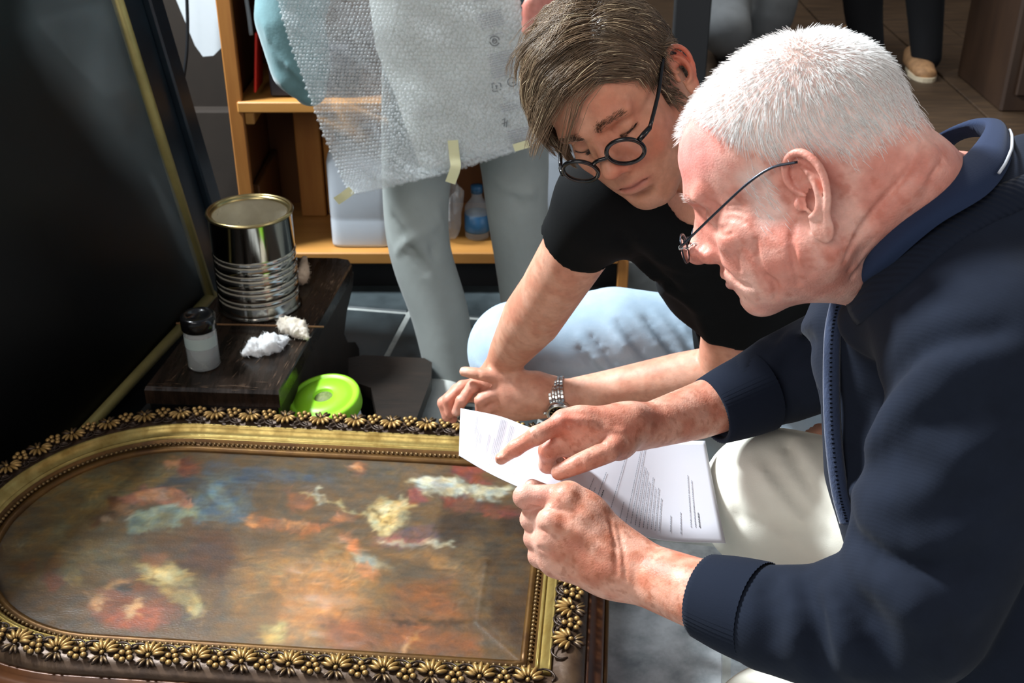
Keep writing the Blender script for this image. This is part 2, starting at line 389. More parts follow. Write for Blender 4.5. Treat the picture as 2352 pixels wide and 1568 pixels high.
    MB().lathe([(.03, 0), (.034, .006), (.034, .09), (.015, .115), (.014, .13)], (-.095, 2.97, .134), 20).build('body', M['bag'], t, True)
    MB().lathe([(.034, 0), (.035, .004), (.035, .05)], (-.095, 2.97, .155), 20).build('band', M['bluecap'], t, True)
    MB().lathe([(.016, 0), (.016, .02), (.0, .022)], (-.095, 2.97, .264), 16).build('cap', M['bluecap'], t, True)
    # crumpled clear bag around it
    o = crumple('plastic_bag', (-.165, 2.955, .134), (.03, .05, .17), M['bag'], 5); meta(o, 'crumpled clear plastic bag on the bottom shelf beside the blue bottle', 'bag')
def crumple(name, base, r, m, seed, nu=20, nv=12):
    V = []; Fc = []
    for i in range(nv+1):
        t = math.pi*(i/nv)*.97
        for k in range(nu):
            p = 2*math.pi*k/nu; V.append((math.sin(t)*math.cos(p), math.sin(t)*math.sin(p), .5+.5*math.cos(t)))
    V = np.array(V); n = noise3(V*3.1+seed*7)-.5; n2 = noise3(V*7+seed)-.5
    V = V*(1+.5*n+.25*n2)[:, None]; V[:, 2] -= V[:, 2].min(); V = V*np.array([r[0], r[1], r[2]])+np.array(base)
    for i in range(nv):
        for k in range(nu): Fc.append((i*nu+k, (i+1)*nu+k, (i+1)*nu+(k+1) % nu, i*nu+(k+1) % nu))
    return obj(name, V, Fc, m, None, False)
back_props()

# ================================================================== dark painting leaning on the left
def dark_painting():
    C0 = onz(480, 680, .17); b = nrm([-.2788, -.9556, -.0959]); u = nrm([-.1321, -.0607, .9894])
    nf = np.cross(b, u); nf = nrm(nf if nf[0] > 0 else -nf)
    W_, H_ = .95, 1.0; s = .150; sb = .085
    def Q(a, h, o=0): return C0+b*a+u*h+nf*o
    T = thing('large_painting', 'large dark old painting in a black frame leaning on the left', 'painting', Q(.5, -sb)-np.array([0, 0, .0]))
    # canvas: dark figure, vertex coloured
    nx, ny = 150, 160; A, H = np.meshgrid(np.linspace(0, W_, nx), np.linspace(0, H_, ny), indexing='ij')
    V = C0+A[..., None]*b+H[..., None]*u-nf*.008; V = V.reshape(-1, 3); px = proj(V)
    c = np.tile(np.array(srgb('#14120f')), (len(V), 1))
    def blob(col, pts, soft, amt=1):
        nonlocal c
        w = np.clip(polymask(px, pts, soft), 0, 1)*amt; c = c*(1-w[:, None])+np.array(srgb(col))*w[:, None]
    blob('#2c2219', [(20, 330), (80, 200), (170, 230), (190, 330), (120, 390), (60, 380)], 60)
    blob('#3a2f20', [(70, 370), (150, 350), (240, 430), (290, 500), (300, 570), (260, 540), (200, 440), (110, 400)], 30)
    blob('#332821', [(170, 300), (240, 280), (260, 360), (230, 400)], 30)
    blob('#2a1d19', [(300, 560), (360, 530), (370, 570), (310, 600)], 30)
    nz = fbm(V*9, 4); c = c*(.75+.5*nz)[:, None]
    idx = np.arange(nx*ny).reshape(nx, ny); q = np.stack([idx[:-1, :-1], idx[1:, :-1], idx[1:, 1:], idx[:-1, 1:]], -1).reshape(-1, 4)
    obj('canvas', V, q, mat('dark_oil', '#ffffff', .42, vcol=True, spec=.35, bump=.05, bscale=30, bdist=.001), T)
    # loose plastic film over the canvas; its grey opacity paints the reflected sheen
    fx = np.linspace(0, .44, 50); fh = np.linspace(.01, .98, 90); A2, H2 = np.meshgrid(fx, fh, indexing='ij'); Vf = (C0+A2[..., None]*b+H2[..., None]*u+nf*(.004+.004*np.sin(A2*30+H2*9))[..., None]).reshape(-1, 3); pf = proj(Vf)
    al = polymask(pf, [(60, -200), (330, -200), (478, 660), (452, 640), (350, 440), (250, 330), (150, 200), (70, 60)], 110)*(.35+.5*fbm(Vf*14, 3)); al += .5*polymask(pf, [(80, 45), (235, 5), (305, 195), (250, 230), (150, 130)], 8)*.35; al += polymask(pf, [(340, 400), (352, 400), (440, 560), (470, 650), (420, 590)], 12)*.3
    i2 = np.arange(50*90).reshape(50, 90); q2 = np.stack([i2[:-1, :-1], i2[1:, :-1], i2[1:, 1:], i2[:-1, 1:]], -1).reshape(-1, 4); fm = mat('sheen_film', '#8e9ba0', .3, spec=.5); nd = fm.node_tree; vc = nd.nodes.new('ShaderNodeVertexColor'); vc.layer_name = 'Col'; nd.links.new(vc.outputs[0], nd.nodes['Principled BSDF'].inputs['Alpha'])
    obj('plastic_film', Vf, q2, fm, T, True, np.repeat(np.clip(al, 0, 1)[:, None]*.42, 3, 1))
    # gold fillet (half round bars) and black outer members
    def bar(name, p, q_, r, m): return MB().tube([p, p*.5+q_*.5, q_], r, 12).build(name, m, T, True)
    bar('gold_fillet', Q(.0, 0, .004), Q(0, H_, .004), .0125, M['old_gold']); bar('gold_fillet', Q(-.012, 0, .004), Q(W_, 0, .004), .0125, M['old_gold'])
    def member(name, a0, a1, h0, h1, o0, o1, m):
        c_ = Q((a0+a1)/2, (h0+h1)/2, (o0+o1)/2); return MB().box(c_, abs(a1-a0), abs(h1-h0), abs(o1-o0), ax=[b, u, nf], bev=.006).build(name, m, T)
    member('frame_member', -.012, -s*.62, -sb, H_+.15, -.04, .0, M['navy_frame']); member('outer_member', -s*.62, -s, -sb, H_+.15, -.06, .012, M['navy_frame'])
    member('bead_member', -s*.60, -s*.66, -sb, H_+.15, -.01, .018, M['navy_frame'])
    member('bottom_member', -.012, W_, -.012, -sb, -.045, .0, M['black'])
    member('backing_panel', -s, W_, -sb, H_+.15, -.1, -.065, M['black_matte'])
    return T
def polymask(px, pts, soft):
    """soft inside mask (1 inside) of a 2D polygon"""
    pts = np.asarray(pts, float); n = len(pts); d = np.full(len(px), 1e9); ins = np.zeros(len(px), bool)
    for i in range(n):
        a, b = pts[i], pts[(i+1) % n]; ab = b-a; t = np.clip(((px-a) @ ab)/(ab @ ab+1e-9), 0, 1)
        d = np.minimum(d, np.linalg.norm(px-a-t[:, None]*ab, axis=1))
        if a[1] != b[1]:
            ins ^= ((a[1] > px[:, 1]) != (b[1] > px[:, 1])) & (px[:, 0] < (b[0]-a[0])*(px[:, 1]-a[1])/(b[1]-a[1])+a[0])
    s = np.where(ins, d, -d); return sstep(-soft*.5, soft*.5, s)
dark_painting()

# ================================================================== bench with the restorer's things
ZB = .27
def bench():
    NL, NR, FR = onz(330, 890, ZB), onz(640, 900, ZB), onz(815, 592, ZB); FL = FR+(NL-NR)*1.0
    NL = NL+(-.0, -.0, 0); FL = onz(590, 589, ZB); FM = onz(489, 688, ZB); ex = nrm(NR-NL); ey = nrm(FR-NR); T = thing('low_bench', 'low worn black wooden bench holding the tin can', 'bench', ((NL+FR)/2)*(1, 1, 0))
    def top(m=.0):
        V = []; n = 12
        # outline with a rounded far right corner
        out = [NL, NR, FR-ey*.03, FR-ex*.012-ey*.008, FR-ex*.04, FL, FM]
        return np.array(out)
    o = top(); b = MB(); k = len(o); ctr = o.mean(0)
    rings = [(o, -.036), (o, -.006), (ctr+(o-ctr)*.985, 0)]
    V = np.vstack([r+np.array([0, 0, z]) for r, z in rings]); Fc = []
    for i in range(2):
        for j in range(k): Fc.append((i*k+j, i*k+(j+1) % k, (i+1)*k+(j+1) % k, (i+1)*k+j))
    Fc += [tuple(2*k+j for j in range(k)), tuple(range(k))[::-1]]
    tb = fixn(b.add(V, Fc).build('top_board', M['bench'], T))
    def end(p, q, name):   # scalloped end panel under the right-hand edge, curved profile
        d = q-p; L = np.linalg.norm(d); d = d/L; out = []
        for s, z in [(0, 0), (.0, 1), (1, 1), (.97, .86), (.86, .72), (.80, .55), (.84, .4), (.95, .25), (1.0, .1), (1.0, 0)]:
            out.append(p+d*L*s+np.array([0, 0, (ZB-.036)*z]))
        n = nrm(np.cross(d, [0, 0, 1])); fixn(MB().prism(out, n*.025).build(name, M['bench_low'], T))
    end(NR-ex*.03+np.array([0, .02, -ZB]), FR-ex*.03+np.array([0, 0, -ZB]), 'end_panel')
    end(NL+ex*.03+np.array([0, .02, -ZB]), FM+ex*.04+np.array([0, 0, -ZB]), 'end_panel')
    p0, p1 = NL+ey*.012, NR+ey*.012
    MB().box((p0+p1)/2*np.array([1, 1, 0])+np.array([0, 0, (ZB-.036)/2]), np.linalg.norm(p1-p0)-.01, .02, ZB-.037, ax=[ex, ey, [0, 0, 1]], bev=.002).build('apron', M['black'], T)
    # worn bare wood along the edges
    rr = random.Random(3); w = MB()
    for _ in range(120):
        e = rr.random(); 
        if e < .45: p = NR+(FR-NR)*rr.random()*.9; p = p-ex*abs(rr.gauss(.012, .02)); d = ey
        elif e < .65: p = NL+(NR-NL)*rr.random(); p = p+ey*abs(rr.gauss(.01, .01)); d = ex
        else: p = NL+(NR-NL)*rr.uniform(.15, .8)+ey*rr.uniform(.03, .22); d = nrm(ey+ex*.15)
        l = rr.uniform(.004, .02); h = rr.uniform(.0004, .0012); n = np.cross([0, 0, 1], d)
        p = p+np.array([0, 0, .0006]); w.add([p-d*l-n*h*.2, p+n*h, p+d*l, p-n*h], [(0, 1, 2, 3)])
    o = w.build('worn_patches', M['wear'], tb); o['kind'] = 'stuff'
    # ---- low step beside it
    zs = .12; q = [onz(x, y, zs) for x, y in ((800, 822), (835, 815), (975, 822), (992, 832), (990, 870), (955, 965), (868, 965), (852, 890), (800, 872))]
    T2 = thing('low_step', 'low dark wooden step behind the lime lidded tub', 'step', (np.mean(q, 0))*(1, 1, 0))
    fixn(MB().prism(q, (0, 0, -.03)).build('top_board', M['bench_low'], T2))
    c = np.mean(q, 0); q2 = [c+(p-c)*.85 for p in q]; q2 = [np.array([p[0], p[1], 0]) for p in q2]
    fixn(MB().prism(q2, (0, 0, zs-.03)).build('base', M['black_matte'], T2))
bench()

def can():
    c = onz(598, 698, ZB)+np.array([0, .0, 0.0005]); r = .0890; h = .222
    T = thing('tin_can', 'large shiny ribbed tin can without lid on the black bench', 'can', c)
    prof = [(r*.99, 0), (r*1.015, .001), (r*1.02, .004), (r*1.0, .007), (r*.985, .010)]
    z = .010
    for zc in (.036, .067, .098, .129):
        prof += [(r*.985, zc-.009), (r*.955, zc-.005), (r*.995, zc-.001), (r*.995, zc+.002), (r*.960, zc+.005), (r*.985, zc+.009)]
    prof += [(r*.985, h-.006), (r*1.0, h-.004)]
    MB().lathe(prof, c, 96, cap=False).build('body', M['tin'], T, True).data
    fixn(MB().lathe([(r*.975, .006), (r*.965, h-.006)], c, 96, cap=False).build('inner_wall', M['tin_in'], T, True))
    MB().lathe([(0, .0065), (r*.975, .0066)], c, 64, cap=False).build('inner_base', M['tin_in'], T, True)
    pts = [(c[0]+r*.985*math.cos(t), c[1]+r*.985*math.sin(t), c[2]+h-.002) for t in np.linspace(0, 2*math.pi, 72, endpoint=False)]
    MB().tube(pts, .0042, 8, closed=True).build('rolled_rim', M['brass_rim'], T, True)
    pts = [(c[0]+(r-.012)*math.cos(t), c[1]+(r-.012)*math.sin(t), c[2]+h-.004) for t in np.linspace(0, 2*math.pi, 72, endpoint=False)]
    b = MB(); V = []
    for (rr, zz) in ((r*.98, h-.001), (r-.010, h-.004), (r-.0105, h-.008)):
        V += [(c[0]+rr*math.cos(t), c[1]+rr*math.sin(t), c[2]+zz) for t in np.linspace(0, 2*math.pi, 72, endpoint=False)]
    Fc = [(i*72+k, i*72+(k+1) % 72, (i+1)*72+(k+1) % 72, (i+1)*72+k) for i in range(2) for k in range(72)]
    obj('rim_lip', V, Fc, M['brass_rim'], T)
can()
def jar():
    c = onz(470, 838, ZB)+np.array([0, 0, .0006]); r = .0315; h = .098
    T = thing('glass_jar', 'small clear glass jar with a black screw lid on the black bench', 'jar', c)
    fixn(MB().lathe([(0, 0), (r*.9, 0), (r, .003), (r, h*.78), (r*.93, h*.86), (r*.86, h*.9), (r*.86, h), (r*.78, h), (r*.78, h*.9), (r*.86, h*.85), (r*.92, h*.77), (r*.92, .006), (0, .005)], c, 48).build('body', M['glass'], T, True))
    fixn(MB().lathe([(0, .0056), (r*.915, .0066), (r*.915, h*.40), (0, h*.40)], c, 40).build('solvent', M['water'], T, True))
    th = np.linspace(math.radians(180), math.radians(350), 22); V = []
    for z0, z1 in ((h*.5, h*.74),):
        V += [(c[0]+r*1.012*math.cos(t), c[1]+r*1.012*math.sin(t), c[2]+z0) for t in th]+[(c[0]+r*1.012*math.cos(t), c[1]+r*1.012*math.sin(t), c[2]+z1) for t in th]
    obj('paper_label', V, [(i, i+1, 22+i+1, 22+i) for i in range(21)], M['label'], T)
    MB().lathe([(r*.6, h*.86), (r*1.06, h*.86), (r*1.09, h*.88), (r*1.09, h*1.13), (r*1.03, h*1.16), (r*.68, h*1.16), (r*.65, h*1.148), (0, h*1.148)], c, 48).build('lid', M['black'], T, True)
jar()
def fluff(name, path, rad, m, seed, n=44, k=20, amp=.5, label='', cat='cotton', parent=None, origin=None):
    pts = spline(path, n); V = []; Fc = []; r = spline(np.array(rad)[:, None], n)[:, 0]
    b = MB().tube(pts, r, k); V = np.vstack(b.V); c = np.repeat(pts, k, 0)
    nz = fbm(V*70+seed, 4)-.5+.6*(noise3(V*260+seed)-.5); V = c+(V-c)*(1+amp*2*nz)[:, None]
    zmin = min(p[2]-rr for p, rr in zip(pts, r)); V[:, 2] = np.maximum(V[:, 2], zmin)
    # loose fibres
    rr = random.Random(seed); bb = MB(); bb.add(V, b.F)
    for _ in range(160):
        i = rr.randrange(len(V)); p = V[i]; d = nrm(nrm(p-c[i])+np.array([rr.gauss(0, .8), rr.gauss(0, .8), rr.gauss(0, .8)])); l = rr.uniform(.003, .009)
        e = p+d*l; e2 = p+d*l*.5+np.array([rr.gauss(0, .001)]*3)
        if min(e[2], e2[2]) < zmin: continue
        bb.tube([p, e2, e], [.00035, .0003, .0001], 3, cap=False)
    return meta(bb.build(name, m, parent, True, origin), label or None, cat if label else None)
def cotton():
    z = np.array([0, 0, .013])
    fluff('cotton_wool', [onz(558, 822, ZB)+z*.5, onz(590, 812, ZB)+z*1.1, onz(625, 806, ZB)+z*1.2, onz(660, 786, ZB)+z*.5], [.004, .019, .021, .006], M['cotton'], 3, label='pulled tuft of white cotton wool lying near the bench edge')
    T = thing('cotton_swab', 'long wooden stick with a wad of cotton on the black bench', 'swab', onz(560, 760, ZB))
    a = onz(406, 748, ZB)+np.array([0, 0, .006]); e = onz(745, 766, ZB)+np.array([0, 0, .016])
    MB().tube([a, (a+e)/2, e], .0022, 8).build('stick', M['stick'], T, True)
    fluff('cotton_wad', [onz(640, 757, ZB)+z, onz(662, 764, ZB)+z*1.3, onz(688, 774, ZB)+z*1.2, onz(708, 783, ZB)+z*.4], [.006, .019, .018, .004], M['cotton_dirty'], 9, parent=T)
    fluff('cotton_wool', [onz(688, 656, ZB)+z*.8, onz(698, 645, ZB)+z*1.4, onz(702, 618, ZB)+z*2.2], [.012, .014, .006], M['cotton_brown'], 5, amp=.2, label='dull brownish cotton tuft behind the tin can')
cotton()
def tub():
    c = onz(745, 952, .10); c = np.array([c[0], c[1]+.03, .0]); h = .165; r = .0735
    tl = np.array([-.12, -.14, 1]); az = nrm(tl); ax = nrm(np.cross([0, 1, 0], az)); ay = np.cross(az, ax); A = [ax, ay, az]
    p = onz(742, 908, .2); c = p-az*h
    c[2] = max(c[2], .0); T = thing('plastic_tub', 'white plastic tub with a lime green lid behind the gilt frame', 'tub', (c[0], c[1], 0))
    MB().lathe([(r*.8, 0.02), (r*.82, .022), (r*.93, h-.02)], c, 40, A).build('body', M['tub'], T, True)
    MB().lathe([(r*.95, h-.034), (r*1.0, h-.034), (r*1.02, h-.03), (r*1.02, h-.008), (r*.99, h-.002), (r*.9, h), (r*.86, h-.004), (r*.80, h-.004), (r*.76, h), (r*.3, h+.002), (r*.27, h), (r*.26, h-.012), (0, h-.012)], c, 56, A).build('lid', M['lime'], T, True)
    MB().lathe([(0, h-.0115), (r*.255, h-.0113), (r*.255, h-.005)], c, 24, A).build('hole_liner', M['lime_hole'], T, True)
tub()
# ================================================================== GILT FRAME WITH THE PAINTING
FA = math.radians(-5.0); FX = np.array([math.cos(FA), math.sin(FA), 0]); FY = np.array([-math.sin(FA), math.cos(FA), 0]); FZ = np.array([0, 0, 1.])
UR, UC, VC, RB = -.085, -.738, 1.505, .258
def FP(u, v, z): return FX*u+FY*v+FZ*z
def frame_path(ds):
    """points (u,v), outward normals, tangent scale; open ends meet at the right side corners"""
    P_ = []; 
    # start near right corner, go left along near side, arc, far side, right side
    n1 = max(2, int((UR-UC)/ds)); n2 = max(8, int(math.pi*RB/ds)); n3 = max(2, int(2*RB/ds))
    for i in range(n1+1): P_.append((UR+(UC-UR)*i/n1, VC-RB, 0, -1))
    for i in range(1, n2): 
        t = -math.pi/2-math.pi*i/n2; P_.append((UC+RB*math.cos(t), VC+RB*math.sin(t), math.cos(t), math.sin(t)))
    for i in range(n1+1): P_.append((UC+(UR-UC)*i/n1, VC+RB, 0, 1))
    P_.append(None)
    for i in range(n3+1): P_.append((UR, VC+RB-2*RB*i/n3, 1, 0))
    return P_
def frame():
    T = thing('gilt_frame', 'ornate gilt and bronze picture frame with one rounded end', 'picture frame', FP(-.5, VC, .1))
    ZT = .25
    # ring of mitred outline for an offset
    def ring(o, z):
        pts = []; n = 40; k = 48
        for i in range(n+1): pts.append((UR+o+(UC-UR-o)*i/n, VC-RB-o))
        for i in range(1, k): t = -math.pi/2-math.pi*i/k; pts.append((UC+(RB+o)*math.cos(t), VC+(RB+o)*math.sin(t)))
        for i in range(n+1): pts.append((UC+(UR+o-UC)*i/n, VC+RB+o))
        m = 24
        for i in range(1, m): pts.append((UR+o, VC+RB+o-2*(RB+o)*i/m))
        return np.array([FP(u, v, z) for u, v in pts])
    def sweep(name, prof, m):
        R_ = [ring(o, z) for o, z in prof]; k = len(R_[0]); V = np.vstack(R_); Fc = []
        for i in range(len(R_)-1):
            for j in range(k): Fc.append((i*k+j, (i+1)*k+j, (i+1)*k+(j+1) % k, i*k+(j+1) % k))
        o = obj(name, V, Fc, m, T); 
        try: o.data.shade_auto_smooth
        except Exception: pass
        mod = None; return fixn(o)
    sweep('sight_edge', [(-.014, .212), (-.014, .221), (-.006, .224), (-.004, .220), (.005, .220), (.006, .226), (.009, .229)], M['gold_dark'])
    sweep('inner_moulding', [(.009, .229), (.011, .229), (.0115, .233), (.0135, .234), (.014, .230), (.017, .231), (.0225, .235), (.027, .242), (.029, .247), (.031, .248), (.033, .246), (.0335, .242)], M['gold'])
    sweep('ornament_band', [(.0335, .242), (.036, .243), (.044, .249), (.055, .252), (.066, .250), (.076, .243), (.080, .237), (.081, .232)], M['bronze'])
    sweep('outer_moulding', [(.081, .232), (.083, .234), (.086, .233), (.088, .226), (.096, .221), (.103, .219), (.106, .215), (.107, .205)], M['mahogany'])
    sweep('outer_lip', [(.107, .205), (.110, .207), (.113, .205), (.114, .198), (.112, .19), (.112, .13), (.105, .125), (.02, .125), (-.014, .212)], M['gold_dark'])
    # ---- beads
    b = MB(); seg = []
    per = []
    o = .0005
    L1 = UR-UC; tot = []
    pts = []
    for i in range(int(L1/.0088)): pts.append((UR-.006-i*.0088, VC-RB-o, 0))
    for i in range(int(math.pi*RB/.0088)): t = -math.pi/2-i*.0088/RB; pts.append((UC+(RB+o)*math.cos(t), VC+(RB+o)*math.sin(t), 0))
    for i in range(int(L1/.0088)): pts.append((UC+.003+i*.0088, VC+RB+o, 0))
    for i in range(int(2*RB/.0088)-1): pts.append((UR+o, VC+RB-.008-i*.0088, 0))
    for (u, v, _) in pts: b.ell(FP(u, v, .2235), (.0036, .0036, .0034), nu=6, nv=4)
    ob = b.build('bead_row', M['bronze_bead'], T, True); ob['kind'] = 'stuff'
    # ---- leaf palmettes and berry clusters: one mesh each, shared
    leaf = MB()
    for k, a in enumerate(np.linspace(-1.25, 1.25, 7)):
        l = .0125+.004*math.cos(a); d = np.array([math.sin(a), -math.cos(a), 0]); n = np.array([d[1], -d[0], 0])
        leaf.ell(d*l*.95+np.array([0, .003, .0045+.0015*math.cos(a)]), (l*.62, .0030, .0042), ax=[d, n, [0, 0, 1]], nu=8, nv=6)
    for sg in (-1, 1):
        for a in (.35, .75):
            d = nrm([sg*math.sin(a), math.cos(a), 0]); n = np.array([d[1], -d[0], 0]); leaf.ell(d*.011+np.array([0, .004, .003]), (.0085, .0028, .0034), ax=[d, n, [0, 0, 1]], nu=8, nv=6)
        sp = spline([(sg*.004, -.012, .002), (sg*.016, -.021, .0015), (sg*.027, -.018, .0015), (sg*.033, -.008, .002), (sg*.029, .0, .002)], 12); leaf.tube(sp, [.0016]*11+[.0008], 5)
    leaf.ell((0, .003, .0055), (.0032, .0038, .0036), nu=8, nv=6)
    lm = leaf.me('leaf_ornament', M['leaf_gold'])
    berry = MB()
    for (x, y) in ((0, .013), (-.0085, .009), (.0085, .009), (-.0045, .001), (.0045, .001), (0, -.007)):
        berry.ell((x, y, .005), (.0044, .0044, .0046), nu=10, nv=6)
    for sg in (-1, 1):
        berry.tube(spline([(0, -.008, .003), (sg*.006, -.014, .002), (sg*.013, -.018, .002)], 8), .0014, 5)
        d = nrm([sg*.8, -.6, 0]); berry.ell((sg*.008, -.013, .003), (.006, .0025, .003), ax=[d, [d[1], -d[0], 0], [0, 0, 1]], nu=8, nv=5)
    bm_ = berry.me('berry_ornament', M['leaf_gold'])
    o = .0555; pitch = .0345
    def place(u, v, nx, ny, k):
        out = FX*nx+FY*ny; tx = np.cross(out, FZ); 
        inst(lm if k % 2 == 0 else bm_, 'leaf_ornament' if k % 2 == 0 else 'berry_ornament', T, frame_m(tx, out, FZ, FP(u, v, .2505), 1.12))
    k = 0
    n = int(round((UR-UC+.02)/pitch))
    for i in range(n): place(UR+.02-(i+.5)*(UR-UC+.02)/n, VC-RB-o, 0, -1, k); k += 1
    n = int(round(math.pi*(RB+o)/pitch)); n += (n+k) % 2
    for i in range(n): t = -math.pi/2-math.pi*(i+.5)/n; place(UC+(RB+o)*math.cos(t), VC+(RB+o)*math.sin(t), math.cos(t), math.sin(t), k); k += 1
    n = int(round((UR-UC+.02)/pitch))
    for i in range(n): place(UC+(i+.5)*(UR-UC+.02)/n, VC+RB+o, 0, 1, k); k += 1
    n = int(round(2*RB/pitch))
    for i in range(n): place(UR+o, VC+RB-.01-(i+.5)*(2*RB-.02)/n, 1, 0, k); k += 1
    # support under the frame
    for (u, v) in ((-.25, VC-.12), (-.25, VC+.12), (-.75, VC)):
        pass
    S = MB().box(FP(-.46, VC, .0625), .62, .42, .125, ax=[FX, FY, FZ], bev=.004).build('packing_crate', M['black_matte']); meta(S, 'black crate under the gilt frame carrying it off the floor', 'crate')
    return T
M['bronze_bead'] = mat('bronze_bead', '#5c4a34', .35, metal=.6, base2='#7a6038', vscale=200)
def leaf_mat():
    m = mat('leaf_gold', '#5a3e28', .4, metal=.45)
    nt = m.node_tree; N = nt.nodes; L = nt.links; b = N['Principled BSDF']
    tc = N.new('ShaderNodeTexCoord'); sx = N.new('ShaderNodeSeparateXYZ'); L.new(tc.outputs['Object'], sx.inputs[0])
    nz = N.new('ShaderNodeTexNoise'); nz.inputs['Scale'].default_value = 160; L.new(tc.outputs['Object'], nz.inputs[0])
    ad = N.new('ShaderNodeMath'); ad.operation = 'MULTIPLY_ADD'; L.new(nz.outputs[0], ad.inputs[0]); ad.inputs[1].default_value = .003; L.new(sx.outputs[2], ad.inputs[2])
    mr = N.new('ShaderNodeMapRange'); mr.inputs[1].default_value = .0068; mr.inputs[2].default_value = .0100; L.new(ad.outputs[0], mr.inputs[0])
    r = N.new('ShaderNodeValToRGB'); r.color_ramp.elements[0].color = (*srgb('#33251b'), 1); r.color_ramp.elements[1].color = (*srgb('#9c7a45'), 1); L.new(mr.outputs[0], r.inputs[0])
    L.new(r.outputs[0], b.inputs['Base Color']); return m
M['leaf_gold'] = leaf_mat()
frame()

def painting():
    nu, nv = 500, 320; r = RB+.012
    us = np.linspace(UC-r, UR+.012, nu); vs = np.linspace(-1, 1, nv); V = np.zeros((nu, nv, 3)); UU = np.zeros((nu, nv)); VV = np.zeros((nu, nv))
    for i, u in enumerate(us):
        hw = r if u >= UC else math.sqrt(max(1e-6, r*r-(UC-u)**2)); UU[i] = u; VV[i] = VC+vs*hw
    Z = .2145+.0*UU
    # stretcher-bar marks and slack in the canvas (real relief)
    def ridge(a, b, w, h):
        nonlocal Z
        a = np.array(a); b = np.array(b); ab = b-a; L = np.linalg.norm(ab); t = np.clip(((UU-a[0])*ab[0]+(VV-a[1])*ab[1])/L**2, 0, 1)
        d = np.hypot(UU-a[0]-t*ab[0], VV-a[1]-t*ab[1]); Z += h*np.exp(-(d/w)**2)
    def uv(px, py): q = onz(px, py, .215); return (q @ FX, q @ FY)
    ridge(uv(1118, 1290), uv(1098, 1425), .004, .0007); ridge(uv(1095, 1428), uv(1192, 1512), .004, .0010); ridge(uv(1100, 1432), uv(880, 1430), .005, .0005); ridge(uv(930, 1500), uv(950, 1445), .005, .0005)
    pt = np.stack([UU, VV, 0*UU], -1); Z += .0016*(fbm(pt*np.array([9, 16, 1]), 3)-.5)*2
    V = UU[..., None]*FX+VV[..., None]*FY+Z[..., None]*FZ; V = V.reshape(-1, 3)
    flat = (UU[..., None]*FX+VV[..., None]*FY+.2145*FZ).reshape(-1, 3); px = proj(flat); pt = pt.reshape(-1, 3)
    wob = np.stack([fbm(pt*40, 3)-.5, fbm(pt*40+9, 3)-.5], -1); pxw = px+wob*34+(np.stack([fbm(pt*130+5, 2)-.5, fbm(pt*130+29, 2)-.5], -1))*16
    c = np.tile(np.array(srgb('#5c4a38')), (len(V), 1))
    def blob(col, pts, soft=18, amt=1.0):
        nonlocal c
        w = polymask(pxw, pts, soft)*amt; c = c*(1-w[:, None])+np.array(srgb(col))*w[:, None]
    def line(col, pts, wd, amt=1.0):
        nonlocal c
        pts = np.array(pts, float); d = np.full(len(px), 1e9)
        for a, b in zip(pts[:-1], pts[1:]):
            ab = b-a; t = np.clip(((pxw-a) @ ab)/(ab @ ab), 0, 1); d = np.minimum(d, np.linalg.norm(pxw-a-t[:, None]*ab, axis=1))
        w = (1-sstep(wd*.4, wd, d))*amt; c = c*(1-w[:, None])+np.array(srgb(col))*w[:, None]
    blob('#7a6a4a', [(20, 1210), (120, 1090), (300, 1040), (420, 1050), (380, 1120), (250, 1180), (260, 1290), (180, 1330), (40, 1330)], 110)   # golden sky at the rounded end
    blob('#8f7c50', [(110, 1150), (230, 1080), (330, 1090), (240, 1190), (130, 1240)], 70)
    blob('#6d6148', [(200, 1240), (300, 1230), (310, 1310), (230, 1320)], 50)
    blob('#4a453c', [(560, 1040), (900, 1050), (960, 1120), (760, 1130), (600, 1100)], 70)
    blob('#5d4a36', [(640, 1120), (1000, 1120), (1000, 1250), (700, 1260)], 80)
    blob('#4a3328', [(370, 1225), (520, 1215), (560, 1270), (520, 1330), (430, 1320), (360, 1260)], 34)
    blob('#8d6a42', [(560, 1290), (760, 1240), (900, 1330), (960, 1420), (860, 1500), (640, 1490), (520, 1440)], 90)
    blob('#a8764a', [(640, 1330), (780, 1300), (860, 1390), (760, 1450), (650, 1430)], 70)
    blob('#8a5232', [(740, 1430), (900, 1400), (1090, 1460), (1100, 1500), (760, 1490)], 50)
    blob('#7b4a2c', [(880, 1340), (1060, 1330), (1090, 1420), (930, 1420)], 50)
    blob('#3a2c22', [(1120, 1150), (1240, 1150), (1240, 1330), (1210, 1500), (1110, 1430), (1120, 1300)], 40)
    blob('#2c221c', [(1010, 1150), (1110, 1130), (1180, 1200), (1120, 1330), (1040, 1290), (1000, 1220)], 34)
    blob('#6f5a40', [(1030, 1250), (1120, 1240), (1120, 1420), (1040, 1390)], 40, .6)
    # blue-green mantle figure
    blob('#475058', [(460, 1062), (640, 1072), (780, 1102), (720, 1110), (600, 1102), (540, 1140), (470, 1120)], 14)
    blob('#54666c', [(470, 1090), (520, 1085), (560, 1120), (600, 1170), (540, 1205), (450, 1200), (440, 1150)], 18)
    blob('#6d8488', [(480, 1105), (515, 1112), (540, 1160), (565, 1175), (520, 1178), (490, 1150)], 14)
    blob('#3e464a', [(360, 1110), (440, 1090), (480, 1110), (440, 1140), (350, 1150)], 14)
    blob('#7d8a78', [(280, 1190), (350, 1165), (440, 1140), (450, 1180), (400, 1205), (310, 1230)], 12)
    blob('#5a6a64', [(300, 1190), (340, 1200), (330, 1220), (296, 1215)], 8); blob('#98a28c', [(340, 1170), (410, 1150), (400, 1170), (350, 1185)], 8)
    blob('#a86e56', [(270, 1140), (330, 1118), (400, 1125), (450, 1150), (430, 1162), (350, 1150), (300, 1165)], 10)
